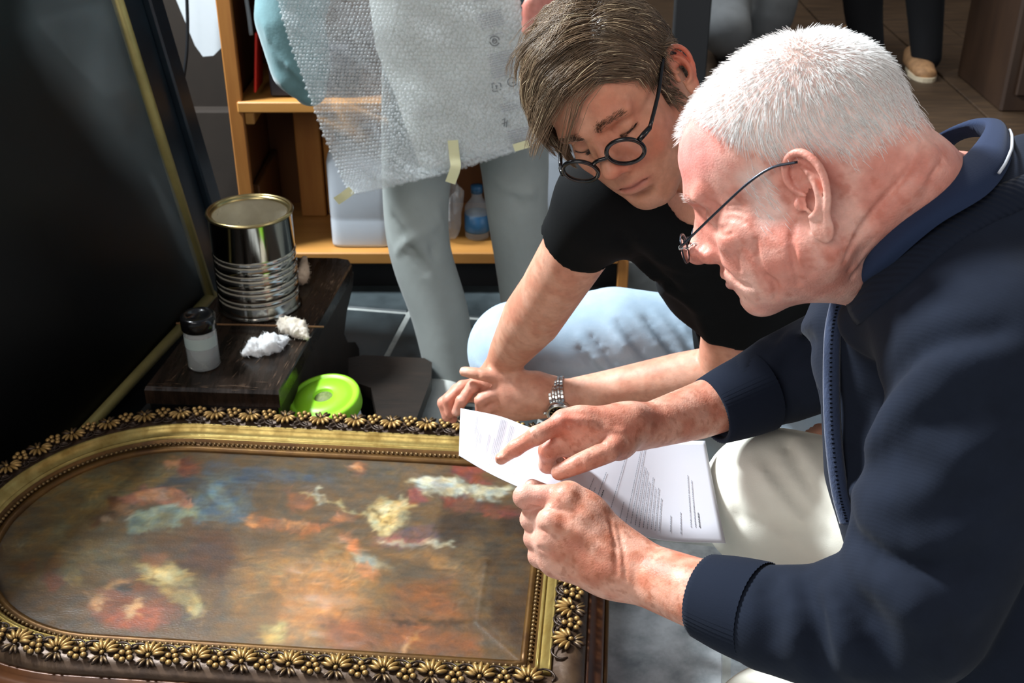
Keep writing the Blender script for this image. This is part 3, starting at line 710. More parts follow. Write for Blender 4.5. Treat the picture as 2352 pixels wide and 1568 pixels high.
    blob('#c08d6c', [(310, 1130), (370, 1125), (400, 1135), (330, 1148)], 8); blob('#6a4630', [(246, 1150), (275, 1140), (300, 1150), (285, 1165), (250, 1166)], 8)
    blob('#5a3f2c', [(200, 1190), (240, 1172), (290, 1166), (280, 1182), (230, 1210), (210, 1206)], 8); blob('#c2a283', [(228, 1190), (256, 1180), (262, 1196), (236, 1206)], 8); blob('#a57a58', [(262, 1160), (300, 1150), (310, 1180), (280, 1196)], 8)
    blob('#7a4636', [(400, 1066), (425, 1050), (455, 1056), (450, 1084), (420, 1098)], 14); blob('#b08060', [(376, 1058), (405, 1052), (412, 1078), (384, 1082)], 8)
    # small figures
    blob('#a8643c', [(555, 1190), (600, 1186), (680, 1195), (730, 1200), (760, 1205), (700, 1230), (640, 1225), (600, 1212)], 12); blob('#c98a5a', [(650, 1192), (710, 1198), (700, 1222), (660, 1216)], 10); blob('#c4885a', [(556, 1188), (588, 1188), (590, 1206), (562, 1206)], 8)
    blob('#9a5a3c', [(655, 1130), (720, 1128), (715, 1160), (665, 1165)], 12, .7); blob('#7e4c36', [(808, 1066), (822, 1056), (840, 1066), (838, 1090), (820, 1100)], 12, .8); blob('#b98258', [(812, 1068), (830, 1066), (830, 1084), (816, 1084)], 6)
    blob('#a66a46', [(760, 1180), (800, 1172), (830, 1182), (810, 1198), (770, 1196)], 8); blob('#7a4a30', [(790, 1170), (830, 1178), (820, 1190)], 6)
    # cream vestment with the staff
    blob('#c2ac78', [(843, 1165), (880, 1150), (930, 1140), (950, 1155), (930, 1190), (905, 1220), (880, 1226), (850, 1200)], 9); blob('#d6c698', [(860, 1168), (900, 1155), (930, 1152), (900, 1180)], 8); line('#6e5a36', [(850, 1170), (905, 1202)], 4); line('#7a6638', [(905, 1150), (880, 1220)], 3)
    line('#b8a878', [(695, 1128), (760, 1152), (840, 1185), (900, 1200)], 3.4); line('#c4c0a8', [(733, 1120), (734, 1158)], 3.6); line('#c4c0a8', [(712, 1132), (752, 1134)], 3)
    blob('#8a3e3a', [(940, 1120), (975, 1118), (980, 1150), (950, 1160)], 8, .8); blob('#a3625a', [(855, 1240), (905, 1222), (960, 1235), (1000, 1250), (920, 1256)], 9, .8); blob('#5e4650', [(890, 1225), (950, 1205), (1010, 1215), (1000, 1240), (930, 1240)], 12, .55)
    blob('#b7b49c', [(935, 1105), (1010, 1095), (1100, 1108), (1190, 1120), (1150, 1140), (1060, 1142), (980, 1125)], 12); blob('#cfcdb8', [(960, 1104), (1010, 1098), (1060, 1112), (1000, 1122)], 9); line('#8a8878', [(1060, 1105), (1080, 1140)], 8)
    blob('#7c3c36', [(1020, 1062), (1100, 1072), (1140, 1100), (1110, 1108), (1050, 1090)], 10); blob('#6a2f2a', [(1010, 1140), (1090, 1150), (1170, 1160), (1220, 1180), (1210, 1200), (1120, 1180), (1030, 1170)], 12)
    line('#c4bc9c', [(880, 1240), (950, 1250), (1030, 1246)], 6, .7); blob('#a9a288', [(790, 1240), (850, 1270), (900, 1310), (850, 1300), (800, 1270)], 16, .8); blob('#b9724a', [(790, 1225), (830, 1250), (820, 1270), (795, 1260)], 10)
    blob('#b97a50', [(810, 1290), (860, 1300), (870, 1330), (820, 1320)], 12); blob('#93704a', [(870, 1260), (980, 1268), (1060, 1290), (1050, 1310), (940, 1290)], 18, .7)
    # monk-like lower left group
    blob('#b39c66', [(300, 1292), (340, 1295), (400, 1290), (440, 1330), (470, 1400), (450, 1420), (390, 1380), (330, 1330)], 12); blob('#c9b47e', [(320, 1300), (380, 1305), (410, 1350), (380, 1345)], 12); line('#6f5a38', [(380, 1350), (450, 1345), (480, 1400)], 5); line('#7a6440', [(360, 1300), (358, 1340)], 4)
    blob('#8f5a3c', [(318, 1275), (350, 1265), (390, 1275), (380, 1292), (340, 1298)], 8); blob('#4a3524', [(304, 1294), (345, 1294), (340, 1302)], 5)
    blob('#7c4a34', [(215, 1345), (260, 1325), (330, 1340), (400, 1380), (410, 1420), (330, 1450), (240, 1440), (210, 1400)], 16); blob('#9c5238', [(240, 1410), (340, 1390), (400, 1405), (350, 1440), (260, 1445)], 14); blob('#a9835c', [(222, 1340), (280, 1322), (300, 1335), (240, 1355)], 8); blob('#b08a68', [(205, 1370), (235, 1365), (240, 1400), (212, 1395)], 8); blob('#46403a', [(260, 1345), (320, 1340), (310, 1370), (270, 1370)], 8); blob('#c4986c', [(280, 1400), (300, 1375), (330, 1370), (300, 1410)], 7)
    blob('#7a4634', [(95, 1330), (118, 1296), (140, 1300), (158, 1345), (120, 1362)], 16, .8); blob('#7c5638', [(40, 1290), (75, 1285), (80, 1320), (50, 1325)], 12); blob('#70502f', [(90, 1290), (140, 1270), (150, 1300), (110, 1320)], 12)
    blob('#8d8058', [(120, 1240), (140, 1200), (180, 1290), (200, 1340), (150, 1330)], 20, .6); blob('#b69a5c', [(600, 1440), (650, 1430), (655, 1475), (610, 1468)], 12)
    line('#40291c', [(900, 1425), (1000, 1435), (1090, 1425)], 9); line('#b88a5c', [(955, 1455), (935, 1500)], 7); line('#8a6a48', [(1110, 1290), (1098, 1425)], 3, .5)
    g = c.reshape(nu, nv, 3)
    for _ in range(3):
        g[1:-1] = .5*g[1:-1]+.25*(g[:-2]+g[2:]); g[:, 1:-1] = .5*g[:, 1:-1]+.25*(g[:, :-2]+g[:, 2:])
    rb = np.random.default_rng(21); ang = fbm(pt*7+60, 2).reshape(nu, nv)*7.0                 # brush strokes laid over the blocked-in colours
    for k in range(3600):
        i, j = rb.integers(12, nu-12), rb.integers(10, nv-10); L_ = rb.uniform(2.5, 8); w_ = rb.uniform(.8, 2.0); a_ = ang[i, j]+rb.normal(0, .35)
        i0, i1, j0, j1 = max(0, i-12), min(nu, i+13), max(0, j-12), min(nv, j+13); I_, J_ = np.meshgrid(np.arange(i0, i1)-i, np.arange(j0, j1)-j, indexing='ij')
        p_ = I_*math.cos(a_)+J_*math.sin(a_); q_ = -I_*math.sin(a_)+J_*math.cos(a_); m_ = np.exp(-(np.abs(p_)/L_)**4-(np.abs(q_)/w_)**4)*rb.uniform(.25, .7)
        col = g[min(nu-1, max(0, i+rb.integers(-2, 3))), min(nv-1, max(0, j+rb.integers(-2, 3)))]*rb.uniform(.6, 1.5)*np.array([rb.uniform(.92, 1.1), 1, rb.uniform(.85, 1.08)]); g[i0:i1, j0:j1] = g[i0:i1, j0:j1]*(1-m_[..., None])+col*m_[..., None]
    c = g.reshape(-1, 3); ml = fbm(pt*22+40, 4); w = .22+sstep(.35, .7, ml)*.4; c = c*(1-w[:, None])+np.array(srgb('#54432f'))*w[:, None]; hv = fbm(pt*70+11, 3)-.5; c = c*(.8+np.stack([.5*hv, .1*hv, -.5*hv], -1))
    st = fbm(pt*np.array([30, 140, 1]), 4)-.5; sp = noise3(pt*420)-.5; lg = fbm(pt*8+3, 3)-.5
    c = np.clip(c*(1+.5*st+.2*sp+.4*lg)[:, None], .003, 1)
    idx = np.arange(nu*nv).reshape(nu, nv); q = np.stack([idx[:-1, :-1], idx[1:, :-1], idx[1:, 1:], idx[:-1, 1:]], -1).reshape(-1, 4)
    m = mat('oil_canvas', '#ffffff', .34, vcol=True, bump=.28, bscale=260, bdist=.0014, coat=.15, spec=.4, stretch=(1, 1.6, 1))
    o = obj('oil_painting', V, q, m, None, True, c); meta(o, 'old varnished religious oil painting with figures inside the gilt frame', 'painting')
painting()
# ================================================================== SDF SCULPTING
class Vox:
    def __init__(s, lo, hi, h, Rm=None, t=None):
        s.lo = np.array(lo, np.float32); s.h = h; s.n = np.ceil((np.array(hi)-np.array(lo))/h).astype(int)+1
        s.a = np.full(tuple(s.n), .5, np.float32); s.R = np.eye(3) if Rm is None else np.array(Rm); s.t = np.zeros(3) if t is None else np.array(t)
    def win(s, lo, hi):
        i0 = np.clip(np.floor((np.array(lo)-s.lo)/s.h).astype(int), 0, s.n); i1 = np.clip(np.ceil((np.array(hi)-s.lo)/s.h).astype(int)+1, 0, s.n)
        if (i1 <= i0).any(): return None
        ax = [(s.lo[k]+s.h*np.arange(i0[k], i1[k])).astype(np.float32) for k in range(3)]
        return tuple(slice(a, b) for a, b in zip(i0, i1)), ax[0][:, None, None], ax[1][None, :, None], ax[2][None, None, :]
    def op(s, f, lo, hi, k, mode):
        pad = k+3*s.h; w = s.win(np.array(lo)-pad, np.array(hi)+pad)
        if w is None: return s
        sl, X, Y, Z = w; b = f(X, Y, Z); a = s.a[sl]
        if mode == 'sub': b = -b
        if mode == 'add':
            if k > 0: h = np.clip(.5+.5*(b-a)/k, 0, 1); s.a[sl] = b+(a-b)*h-k*h*(1-h)   # mix(b,a,h)
            else: s.a[sl] = np.minimum(a, b)
        else:
            if k > 0: h = np.clip(.5-.5*(b-a)/k, 0, 1); s.a[sl] = b+(a-b)*h+k*h*(1-h)
            else: s.a[sl] = np.maximum(a, b)
        return s
    def ell(s, c, r, k=.01, A=None, mode='add', sym=False):
        c = np.array(c, float); r = np.array(r, float); A = None if A is None else np.array(A, float)
        def f(X, Y, Z):
            if sym: Y = np.abs(Y)
            x, y, z = X-np.float32(c[0]), Y-np.float32(c[1]), Z-np.float32(c[2])
            if A is not None: x, y, z = (A[i, 0]*x+A[i, 1]*y+A[i, 2]*z for i in range(3))
            k0 = np.sqrt((x/r[0])**2+(y/r[1])**2+(z/r[2])**2); k1 = np.sqrt((x/r[0]**2)**2+(y/r[1]**2)**2+(z/r[2]**2)**2)+1e-6
            return (k0*(k0-1)/k1).astype(np.float32)
        e = r if A is None else np.full(3, r.max())
        lo, hi = c-e, c+e
        if sym: lo, hi = lo.copy(), hi.copy(); lo[1], hi[1] = -abs(c[1])-e[1], abs(c[1])+e[1]
        return s.op(f, lo, hi, k, mode)
    def cone(s, a, b, r1, r2, k=.01, mode='add', sym=False, flat=None):
        a = np.array(a, float); b = np.array(b, float); ba = b-a; L2 = ba @ ba+1e-12
        def f(X, Y, Z):
            if sym: Y = np.abs(Y)
            x, y, z = X-np.float32(a[0]), Y-np.float32(a[1]), Z-np.float32(a[2])
            h = np.clip((x*ba[0]+y*ba[1]+z*ba[2])/L2, 0, 1).astype(np.float32)
            x = x-h*ba[0]; y = y-h*ba[1]; z = z-h*ba[2]
            if flat is not None:
                n, q = flat; d = (x*n[0]+y*n[1]+z*n[2])*(q-1); x = x+d*n[0]; y = y+d*n[1]; z = z+d*n[2]
            return (np.sqrt(x*x+y*y+z*z)-(r1+(r2-r1)*h)).astype(np.float32)
        R_ = max(r1, r2)*(1.0 if flat is None else max(1, 1/flat[1])); lo = np.minimum(a, b)-R_; hi = np.maximum(a, b)+R_
        if sym: m = max(abs(lo[1]), abs(hi[1])); lo[1], hi[1] = -m, m
        return s.op(f, lo, hi, k, mode)
    def chain(s, pts, rad, k=.01, mode='add', sym=False, flat=None, n=None):
        """polyline of cones evaluated as ONE primitive (hard min inside)"""
        pts = np.array(pts, float); rad = np.array(rad, float)
        if n: pts, rad = spline(pts, n), spline(rad[:, None], n)[:, 0]
        def f(X, Y, Z):
            if sym: Y = np.abs(Y)
            d = None
            for a, b, r1, r2 in zip(pts[:-1], pts[1:], rad[:-1], rad[1:]):
                ba = b-a; L2 = ba @ ba+1e-12; x, y, z = X-np.float32(a[0]), Y-np.float32(a[1]), Z-np.float32(a[2])
                h = np.clip((x*np.float32(ba[0])+y*np.float32(ba[1])+z*np.float32(ba[2]))/np.float32(L2), 0, 1)
                x = x-h*np.float32(ba[0]); y = y-h*np.float32(ba[1]); z = z-h*np.float32(ba[2])
                if flat is not None:
                    nn, q = flat; dd = (x*np.float32(nn[0])+y*np.float32(nn[1])+z*np.float32(nn[2]))*np.float32(q-1); x = x+dd*np.float32(nn[0]); y = y+dd*np.float32(nn[1]); z = z+dd*np.float32(nn[2])
                e = np.sqrt(x*x+y*y+z*z)-(np.float32(r1)+np.float32(r2-r1)*h); d = e if d is None else np.minimum(d, e)
            return d.astype(np.float32)
        R_ = rad.max()*(1.0 if flat is None else max(1, 1/flat[1])); lo = pts.min(0)-R_; hi = pts.max(0)+R_
        if sym: m = max(abs(lo[1]), abs(hi[1])); lo[1], hi[1] = -m, m
        return s.op(f, lo, hi, k, mode)
    def cut(s, p, n, k=0.0, lo=None, hi=None):
        """keep the half-space (x-p).n < 0"""
        p = np.array(p, float); n = nrm(n)
        lo = s.lo if lo is None else lo; hi = s.lo+s.h*s.n if hi is None else hi
        def f(X, Y, Z): return -((X-p[0])*n[0]+(Y-p[1])*n[1]+(Z-p[2])*n[2]).astype(np.float32)
        return s.op(f, lo, hi, k, 'sub')
    def at(s, p):
        p = np.atleast_2d(p); q = (p-s.lo)/s.h; q = np.clip(q, 0, s.n-1.001); i = q.astype(int); f = q-i; r = 0
        for a in (0, 1):
            for b in (0, 1):
                for c in (0, 1):
                    w = (f[:, 0] if a else 1-f[:, 0])*(f[:, 1] if b else 1-f[:, 1])*(f[:, 2] if c else 1-f[:, 2]); r = r+w*s.a[i[:, 0]+a, i[:, 1]+b, i[:, 2]+c]
        return r
    def grad(s, p):
        e = s.h; p = np.atleast_2d(p); g = np.stack([s.at(p+np.eye(3)[k]*e)-s.at(p-np.eye(3)[k]*e) for k in range(3)], 1); return g/(np.linalg.norm(g, axis=1)[:, None]+1e-9)
    def hit(s, px, py, d0=.7, d1=2.6):
        """first surface point (local coordinates) seen through pixel (px,py)"""
        ds = np.arange(d0, d1, s.h*.7); W_ = _C+ds[:, None]*ray(px, py); L_ = (W_-s.t) @ s.R
        ok = ((L_ > s.lo) & (L_ < s.lo+s.h*(s.n-1))).all(1); v = np.where(ok, s.at(L_), 1); i = np.argmax(v < 0)
        return L_[i] if v[i] < 0 else None
    def crease(s, pxs, r=.0015, k=.004, mode='sub', n=14, ends=True, lift=0.0):
        """carve (or raise) a line drawn on the visible surface"""
        pts = [s.hit(x, y) for x, y in spline(np.array(pxs, float), n)]; pts = [p for p in pts if p is not None]
        if len(pts) < 3: return s
        pts = np.array(pts); 
        if lift: pts = pts+s.grad(pts)*lift
        rr = r*np.sin(np.linspace(.25 if ends else 1.5, math.pi-.25 if ends else 1.6, len(pts)))
        return s.chain(pts, rr, k, mode)
    def poly(s, smooth=1):
        a = s.a; ins = a < 0; n = np.array(a.shape)
        cnt = np.zeros(n-1, np.int8)
        for i in (0, 1):
            for j in (0, 1):
                for k in (0, 1): cnt += ins[i:n[0]-1+i, j:n[1]-1+j, k:n[2]-1+k]
        act = (cnt > 0) & (cnt < 8); C_ = np.argwhere(act); ID = np.full(n-1, -1, np.int32); ID[act] = np.arange(len(C_))
        val = {(i, j, k): a[C_[:, 0]+i, C_[:, 1]+j, C_[:, 2]+k] for i in (0, 1) for j in (0, 1) for k in (0, 1)}
        S = np.zeros((len(C_), 3)); N = np.zeros(len(C_))
        for ax in range(3):
            for u in (0, 1):
                for v in (0, 1):
                    o = [0, 0, 0]; o[(ax+1) % 3] = u; o[(ax+2) % 3] = v; p = tuple(o); o2 = list(o); o2[ax] = 1; q = tuple(o2)
                    A_, B_ = val[p], val[q]; m = (A_ < 0) != (B_ < 0); t = np.where(m, A_/(A_-B_+1e-20), 0)
                    pt = np.tile(np.array(p, float), (len(C_), 1)); pt[:, ax] = t; S[m] += pt[m]; N[m] += 1
        V = s.lo+s.h*(C_+S/N[:, None]); Q = []
        for ax in range(3):
            b, c = (ax+1) % 3, (ax+2) % 3
            sl0 = [slice(None)]*3; sl1 = [slice(None)]*3; sl0[ax] = slice(0, n[ax]-1); sl1[ax] = slice(1, n[ax])
            i0 = ins[tuple(sl0)]; i1 = ins[tuple(sl1)]; E = np.argwhere(i0 != i1); E = E[(E[:, b] > 0) & (E[:, c] > 0) & (E[:, b] < n[b]-1) & (E[:, c] < n[c]-1)]
            def cid(db, dc): g = E.copy(); g[:, b] -= db; g[:, c] -= dc; return ID[g[:, 0], g[:, 1], g[:, 2]]
            q = np.stack([cid(1, 1), cid(0, 1), cid(0, 0), cid(1, 0)], 1); fl = ~i0[E[:, 0], E[:, 1], E[:, 2]]
            q[fl] = q[fl][:, ::-1]; Q.append(q)
        Q = np.vstack(Q); Q = Q[(Q >= 0).all(1)]
        for _ in range(smooth):
            acc = np.zeros_like(V); cn = np.zeros(len(V))
            for i in range(4):
                j = (i+1) % 4
                for x, y in ((Q[:, i], Q[:, j]), (Q[:, j], Q[:, i])):
                    for d in range(3): acc[:, d] += np.bincount(x, V[y, d], len(V))
                    cn += np.bincount(x, minlength=len(V))
            V = V*.5+.5*acc/np.maximum(cn, 1)[:, None]
        return V, Q
    def world(s, V): return V @ s.R.T+s.t
def vnormals(V, Q):
    d1 = V[Q[:, 2]]-V[Q[:, 0]]; d2 = V[Q[:, 3]]-V[Q[:, 1]]; fn = np.cross(d1, d2); N = np.zeros_like(V)
    for i in range(4):
        for d in range(3): N[:, d] += np.bincount(Q[:, i], fn[:, d], len(V))
    return N/(np.linalg.norm(N, axis=1)[:, None]+1e-12)
def join(parts):
    Vs, Qs, Cs, n = [], [], [], 0
    for V, Q, c in parts: Vs.append(V); Qs.append(Q+n); Cs.append(c); n += len(V)
    return np.vstack(Vs), np.vstack(Qs), np.vstack(Cs)
def strands_mesh(roots, dirs, L, r, seg=4, bend=None, sides=3):
    """thin tapered hairs: roots (n,3), dirs (n,3) start direction, bend (n,3) added quadratically"""
    n = len(roots); t = np.linspace(0, 1, seg+1); L = np.broadcast_to(L, (n,)); r = np.broadcast_to(r, (n,))
    pts = roots[:, None, :]+dirs[:, None, :]*(t[None, :, None]*L[:, None, None])
    if bend is not None: pts = pts+bend[:, None, :]*((t**2)[None, :, None]*L[:, None, None])
    return hair_tubes(pts, r, sides)
def hair_tubes(pts, r, sides=3, taper=.25):
    n, m, _ = pts.shape; T = np.gradient(pts, axis=1); T /= np.linalg.norm(T, axis=2)[..., None]+1e-12
    ref = np.array([.31, .52, .79]); N = np.cross(T, ref); N /= np.linalg.norm(N, axis=2)[..., None]+1e-12; B = np.cross(T, N)
    rr = np.asarray(r)[:, None]*(1-(1-taper)*np.linspace(0, 1, m)[None, :]**1.5); V = np.zeros((n, m, sides, 3))
    for k in range(sides):
        a = 2*math.pi*k/sides; V[:, :, k] = pts+rr[..., None]*(math.cos(a)*N+math.sin(a)*B)
    idx = np.arange(n*m*sides).reshape(n, m, sides); Q = []
    for k in range(sides):
        k2 = (k+1) % sides; Q.append(np.stack([idx[:, :-1, k], idx[:, :-1, k2], idx[:, 1:, k2], idx[:, 1:, k]], -1).reshape(-1, 4))
    return V.reshape(-1, 3), np.vstack(Q)

# ------------------------------------------------------------------ heads (local: x forward, y left, z up; origin between the ear canals)
def ear_sdf(v, side, s=1.0, flare=.5, base=(.000, .0715, .0), tilt=.16):
    def E(a, b, c):   # a = towards the back, b = up, c = outward (mm)
        bk = np.array([-math.cos(flare), math.sin(flare), 0]); up = nrm([-tilt, .06, 1]); up = nrm(up-bk*(up @ bk)); n = np.cross(bk, up); n = n if n[1] > 0 else -n
        p = np.array(base)+(bk*a+up*b+n*c)*.001*s; p[1] *= side; return p
    def ax():
        bk = np.array([-math.cos(flare), math.sin(flare)*side, 0]); up = nrm([-tilt, .06*side, 1]); up = nrm(up-bk*(up @ bk)); n = np.cross(bk, up); return np.array([bk, up, n])
    A = ax(); m = .001*s
    v.ell(E(15, 6, 0), (15.5*m, 25*m, 3.2*m), .004, A)
    v.ell(E(12, -24.5, 1), (9.5*m, 12.5*m, 4.2*m), .005, A)
    v.ell(E(13, -3, 4.0), (10.5*m, 13*m, 6.8*m), .003, A, 'sub')                      # concha
    v.ell(E(17, 19, 5), (9.5*m, 8*m, 4.8*m), .003, A, 'sub')                       # fossa
    hel = [E(9, 2, 1.5), E(3.5, 8, 3.5), E(1.5, 18, 5), E(6, 28, 6), E(14, 32.5, 6), E(23, 30, 6), E(30, 20, 5.5), E(31.5, 7, 5), E(27.5, -7, 4.5), E(21, -17, 3.5), E(18, -25, 2)]
    v.chain(hel, np.array([1.8, 2.6, 3.0, 3.2, 3.3, 3.3, 3.2, 3.0, 2.8, 2.8, 2.8])*m, .0022, n=30)
    v.chain([E(15, 22, 2), E(20, 15, 4), E(22.5, 4, 5), E(20, -7, 5), E(14.5, -13.5, 4.8), E(9, -14.5, 4.5)], np.array([1.6, 2.4, 2.8, 2.8, 2.8, 2.4])*m, .003, n=18)
    v.ell(E(1.5, -3, 3.4), (3.2*m, 5.0*m, 2.8*m), .004, A)                           # tragus
    return v
def head_sdf(kind, Rm, t, sc, h=.0016):
    old = kind == 'old'
    lo, hi = np.array([-.17, -.115, -.20]), np.array([.15, .115, .16])
    v = Vox(lo*sc, hi*sc, h, Rm, t)
    def S(*p): return tuple(np.array(p)*sc)
    def e(c, r, k=.02, A=None, mode='add', sym=False): v.ell(S(*c), S(*r), k*sc, A, mode, sym)
    def cn(a, b, r1, r2, k=.02, mode='add', sym=False): v.cone(S(*a), S(*b), r1*sc, r2*sc, k*sc, mode, sym)
    if old:
        e((-.006, 0, .048), (.092, .075, .079), 0); e((.036, 0, .050), (.062, .060, .056), .02); e((-.040, 0, .028), (.055, .062, .062), .02)
    else:
        e((-.008, 0, .050), (.096, .075, .081), 0); e((.034, 0, .052), (.062, .060, .058), .02); e((-.045, 0, .028), (.058, .062, .062), .02)
    e((.040, 0, -.020), (.050, .055, .070), .03)
    cn((.008, .050, -.045), (.076, .014, -.082), .017 if not old else .022, .015, .03, sym=True)
    e((.040, 0, -.066), (.046, .044, .026), .025)
    e((.079, 0, -.083), (.016, .021, .017), .018)
    e((.058, .043, -.010), (.024, .020, .018), .022, sym=True)                     # cheek bone
    e((.066, .028, -.035), (.020, .020, .026), .02, sym=True)                      # cheek
    v.chain([S(.0905, 0, .037), S(.090, .018, .0385), S(.079, .043, .036)], np.array([.0085, .0095, .008])*sc, .013*sc, sym=True)
    e((.094, .031, .0155), (.013, .019, .0125), .012, mode='sub', sym=True)        # socket
    e((.0735, .032, .0155), (.0128, .0142, .0128), .004, sym=True)                 # lids
    # nose
    k = 1.28 if old else 1.0
    v.chain([S(.0895, 0, .030), S(.0945, 0, .022), S(.104, 0, .006), S(.1125*1.0, 0, -.009)], np.array([.0075, .0068*(k+1)/2, .0078*(k+1)/2, .0096*k])*sc, .009*sc)
    e((.114, 0, -.0115), (.0098*k, .0112*k, .0095*k), .006)
    e((.1025, .0115*k, -.0175), (.0108, .0072*k, .0088), .006, sym=True)
    e((.1055, .0065, -.0255), (.0062, .0036, .0042), .003, mode='sub', sym=True)
    e((.086, .0115, .000), (.014, .0125, .021), .010, sym=True)
    e((.088, .008, .016), (.011, .009, .012), .007, sym=True)
    # mouth
    e((.078, 0, -.047), (.024, .030, .026), .02)
    v.chain([S(.1005, 0, -.0435), S(.0985, .010, -.0430), S(.0885, .0255, -.0495)], np.array([.0048, .0050, .0026])*sc, .006*sc, sym=True)
    v.chain([S(.0985, 0, -.0555), S(.0965, .011, -.0553), S(.0880, .0245, -.0505)], np.array([.0058, .0056, .0026])*sc, .006*sc, sym=True)
    v.chain([S(.1065, 0, -.0493), S(.1025, .012, -.0490), S(.0915, .0265, -.0503)], np.array([.0018, .0018, .0014])*sc, .0025*sc, 'sub', sym=True)
    e((.0955, 0, -.0665), (.006, .016, .005), .01, mode='sub')
    # eye slit, looking down
    v.chain([S(.0850, .0195, .0115), S(.0880, .031, .0085), S(.0815, .0445, .0118)], np.array([.0008, .0012, .0008])*sc, .002*sc, 'sub', sym=True)
    v.chain([S(.0865, .019, .0215), S(.0875, .031, .0240), S(.0805, .045, .0215)], np.array([.001, .0013, .001])*sc, .003*sc, 'sub', sym=True)
    return v, S
# ================================================================== PEOPLE: heads
def rotY(a): c, s = math.cos(a), math.sin(a); return np.array([[c, 0, s], [0, 1, 0], [-s, 0, c]])
OLD_R = np.array([[-0.8424738, -0.37385216, -0.38790779], [0.22131045, -0.8966346, 0.38349456], [-0.49118181, 0.23723607, 0.83812855]]) @ rotY(math.radians(4)); OLD_T = np.array([0.27389045, 1.00347691, 1.0545]); OLD_S = 1.06
YNG_R = np.array([[-0.26691404, 0.73024724, -0.62888462], [-0.89028595, -0.43668663, -0.12921191], [-0.36898215, 0.52539866, 0.76668665]]); YNG_T = np.array([0.13824983, 1.38421493, 1.01398397]); YNG_S = 1.0
def lerp3(c, col, w): return c*(1-w[:, None])+np.array(srgb(col))[None]*w[:, None]
def old_head():
    v, S = head_sdf('old', OLD_R, OLD_T, OLD_S, .0018)
    inv = lambda p: (np.asarray(p)-OLD_T) @ OLD_R
    v.ell(S(.028, .046, -.046), S(.034, .022, .028), .03, sym=True); v.ell(S(.050, .030, -.070), S(.026, .020, .018), .02, sym=True)
    nb = inv(P(2230, 540, 1.16)); v.cone(S(-.045, 0, -.020), nb, .060, .064, .03); v.cone(S(.020, 0, -.076), inv(P(2060, 640, 1.14)), .032, .045, .035)
    v.ell(S(-.080, 0, -.030), S(.03, .045, .026), .03); v.cone(nb, inv(P(2225, 420, 1.18)), .05, .05, .04)
    for sd in (1, -1): ear_sdf(v, sd, 1.16, .42, (.004, .0745, -.003), .46)
    for pts, r in OLD_CREASES: v.crease(pts, r, .0045)
    v.crease([(2145, 345), (2098, 430), (2020, 520), (1960, 606)], .0045, .010, 'add', lift=-.001)
    V, Q = v.poly(2); V = old_warp(V); N = vnormals(V, Q); W_ = v.world(V); px = proj(W_); L_ = V/OLD_S; x, y, z = L_.T
    n1 = fbm(V*38, 4); n2 = fbm(V*140+5, 3); n3 = noise3(V*420)
    c = np.tile(np.array(srgb('#e2a594')), (len(V), 1))
    c = lerp3(c, '#c46e5c', sstep(.40, .74, n1)*.6); c = lerp3(c, '#e8bdad', sstep(.55, .28, n1)*.45); c = lerp3(c, '#b96852', sstep(.55, .78, n2)*.5)
    c = lerp3(c, '#d98a86', sstep(.03, .07, z)*sstep(.02, .06, x)*.55)                       # pink forehead
    c = lerp3(c, '#bd5f4c', np.exp(-((x-.05)/.03)**2-((z+.02)/.025)**2)*.45); c = lerp3(c, '#c0614f', np.exp(-((x-.115)/.014)**2-((z+.014)/.012)**2)*.5)
    c = lerp3(c, '#cc7a68', sstep(-.03, -.07, x)*sstep(.0, -.03, z)*.5)                      # sunburnt nape
    c = lerp3(c, '#b5605a', np.exp(-(np.abs(y)/.025)**4-((z+.0495)/.006)**2)*sstep(.08, .092, x)*.7)   # lips
    c = lerp3(c, '#8c3b30', np.exp(-(np.abs(y)/.028)**6-((z+.0495)/.0016)**2)*sstep(.083, .092, x)*.7)
    hm = old_hairmask(L_, V); c = lerp3(c, '#f0dcd4', hm*.7)
    return v, V, Q, N, c, hm
def old_warp(V):
    V = V.copy(); w = sstep(-.01, .05, V[:, 0]/OLD_S)*(V[:, 2] < 0); V[:, 2] *= 1-.165*w; return V
def old_hairmask(L_, V):
    x, y, z = L_.T; wob = (fbm(V*60, 2)-.5)*.012
    rec = sstep(.012, .042, np.abs(y)); hl = np.where(x > .0, .032+np.clip(x/.062, 0, 1)**1.2*(.052+.030*rec), .032-np.clip(-x-.012, 0, .03)*.35)
    m = sstep(np.where(x < -.01, -.024, -.010), .013, z-hl+wob)*sstep(.092, .070, x)
    near_ear = np.exp(-((x+.012)/.026)**2-((z-.012)/.03)**2); m = m*(1-sstep(.35, .8, near_ear)*(z < .045))
    sb = sstep(.012, .022, x)*sstep(.046, .034, x)*sstep(-.018, -.004, z)*sstep(.05, .03, z)*(np.abs(y) > .05)*.55
    return np.maximum(m, sb)*(np.abs(y) < .0785)
OLD_CREASES = [
 ([(1826, 500), (1822, 550), (1830, 610), (1846, 680)], .0022), ([(1640, 606), (1672, 636), (1700, 664)], .0018),
 ([(2120, 330), (2080, 400), (2020, 470), (1970, 540), (1940, 600)], .0030), ([(2165, 370), (2090, 450), (2010, 540), (1950, 620)], .0026),
 ([(2060, 480), (2000, 560), (1955, 640)], .0016), ([(1634, 512), (1654, 526), (1672, 520)], .0016), ([(1642, 528), (1660, 541), (1682, 538)], .0013),
 ([(1600, 472), (1630, 464), (1660, 480)], .0014), ([(1704, 575), (1696, 600), (1708, 636)], .0009), ([(1740, 560), (1750, 610), (1772, 655)], .0008),
 ([(1682, 646), (1706, 672), (1738, 684)], .0018), ([(1770, 655), (1792, 680), (1800, 720)], .0034), ([(1670, 470), (1690, 466), (1706, 470)], .0008), ([(1672, 484), (1694, 484), (1712, 492)], .0008), ([(1676, 500), (1696, 504), (1710, 514)], .0007)]
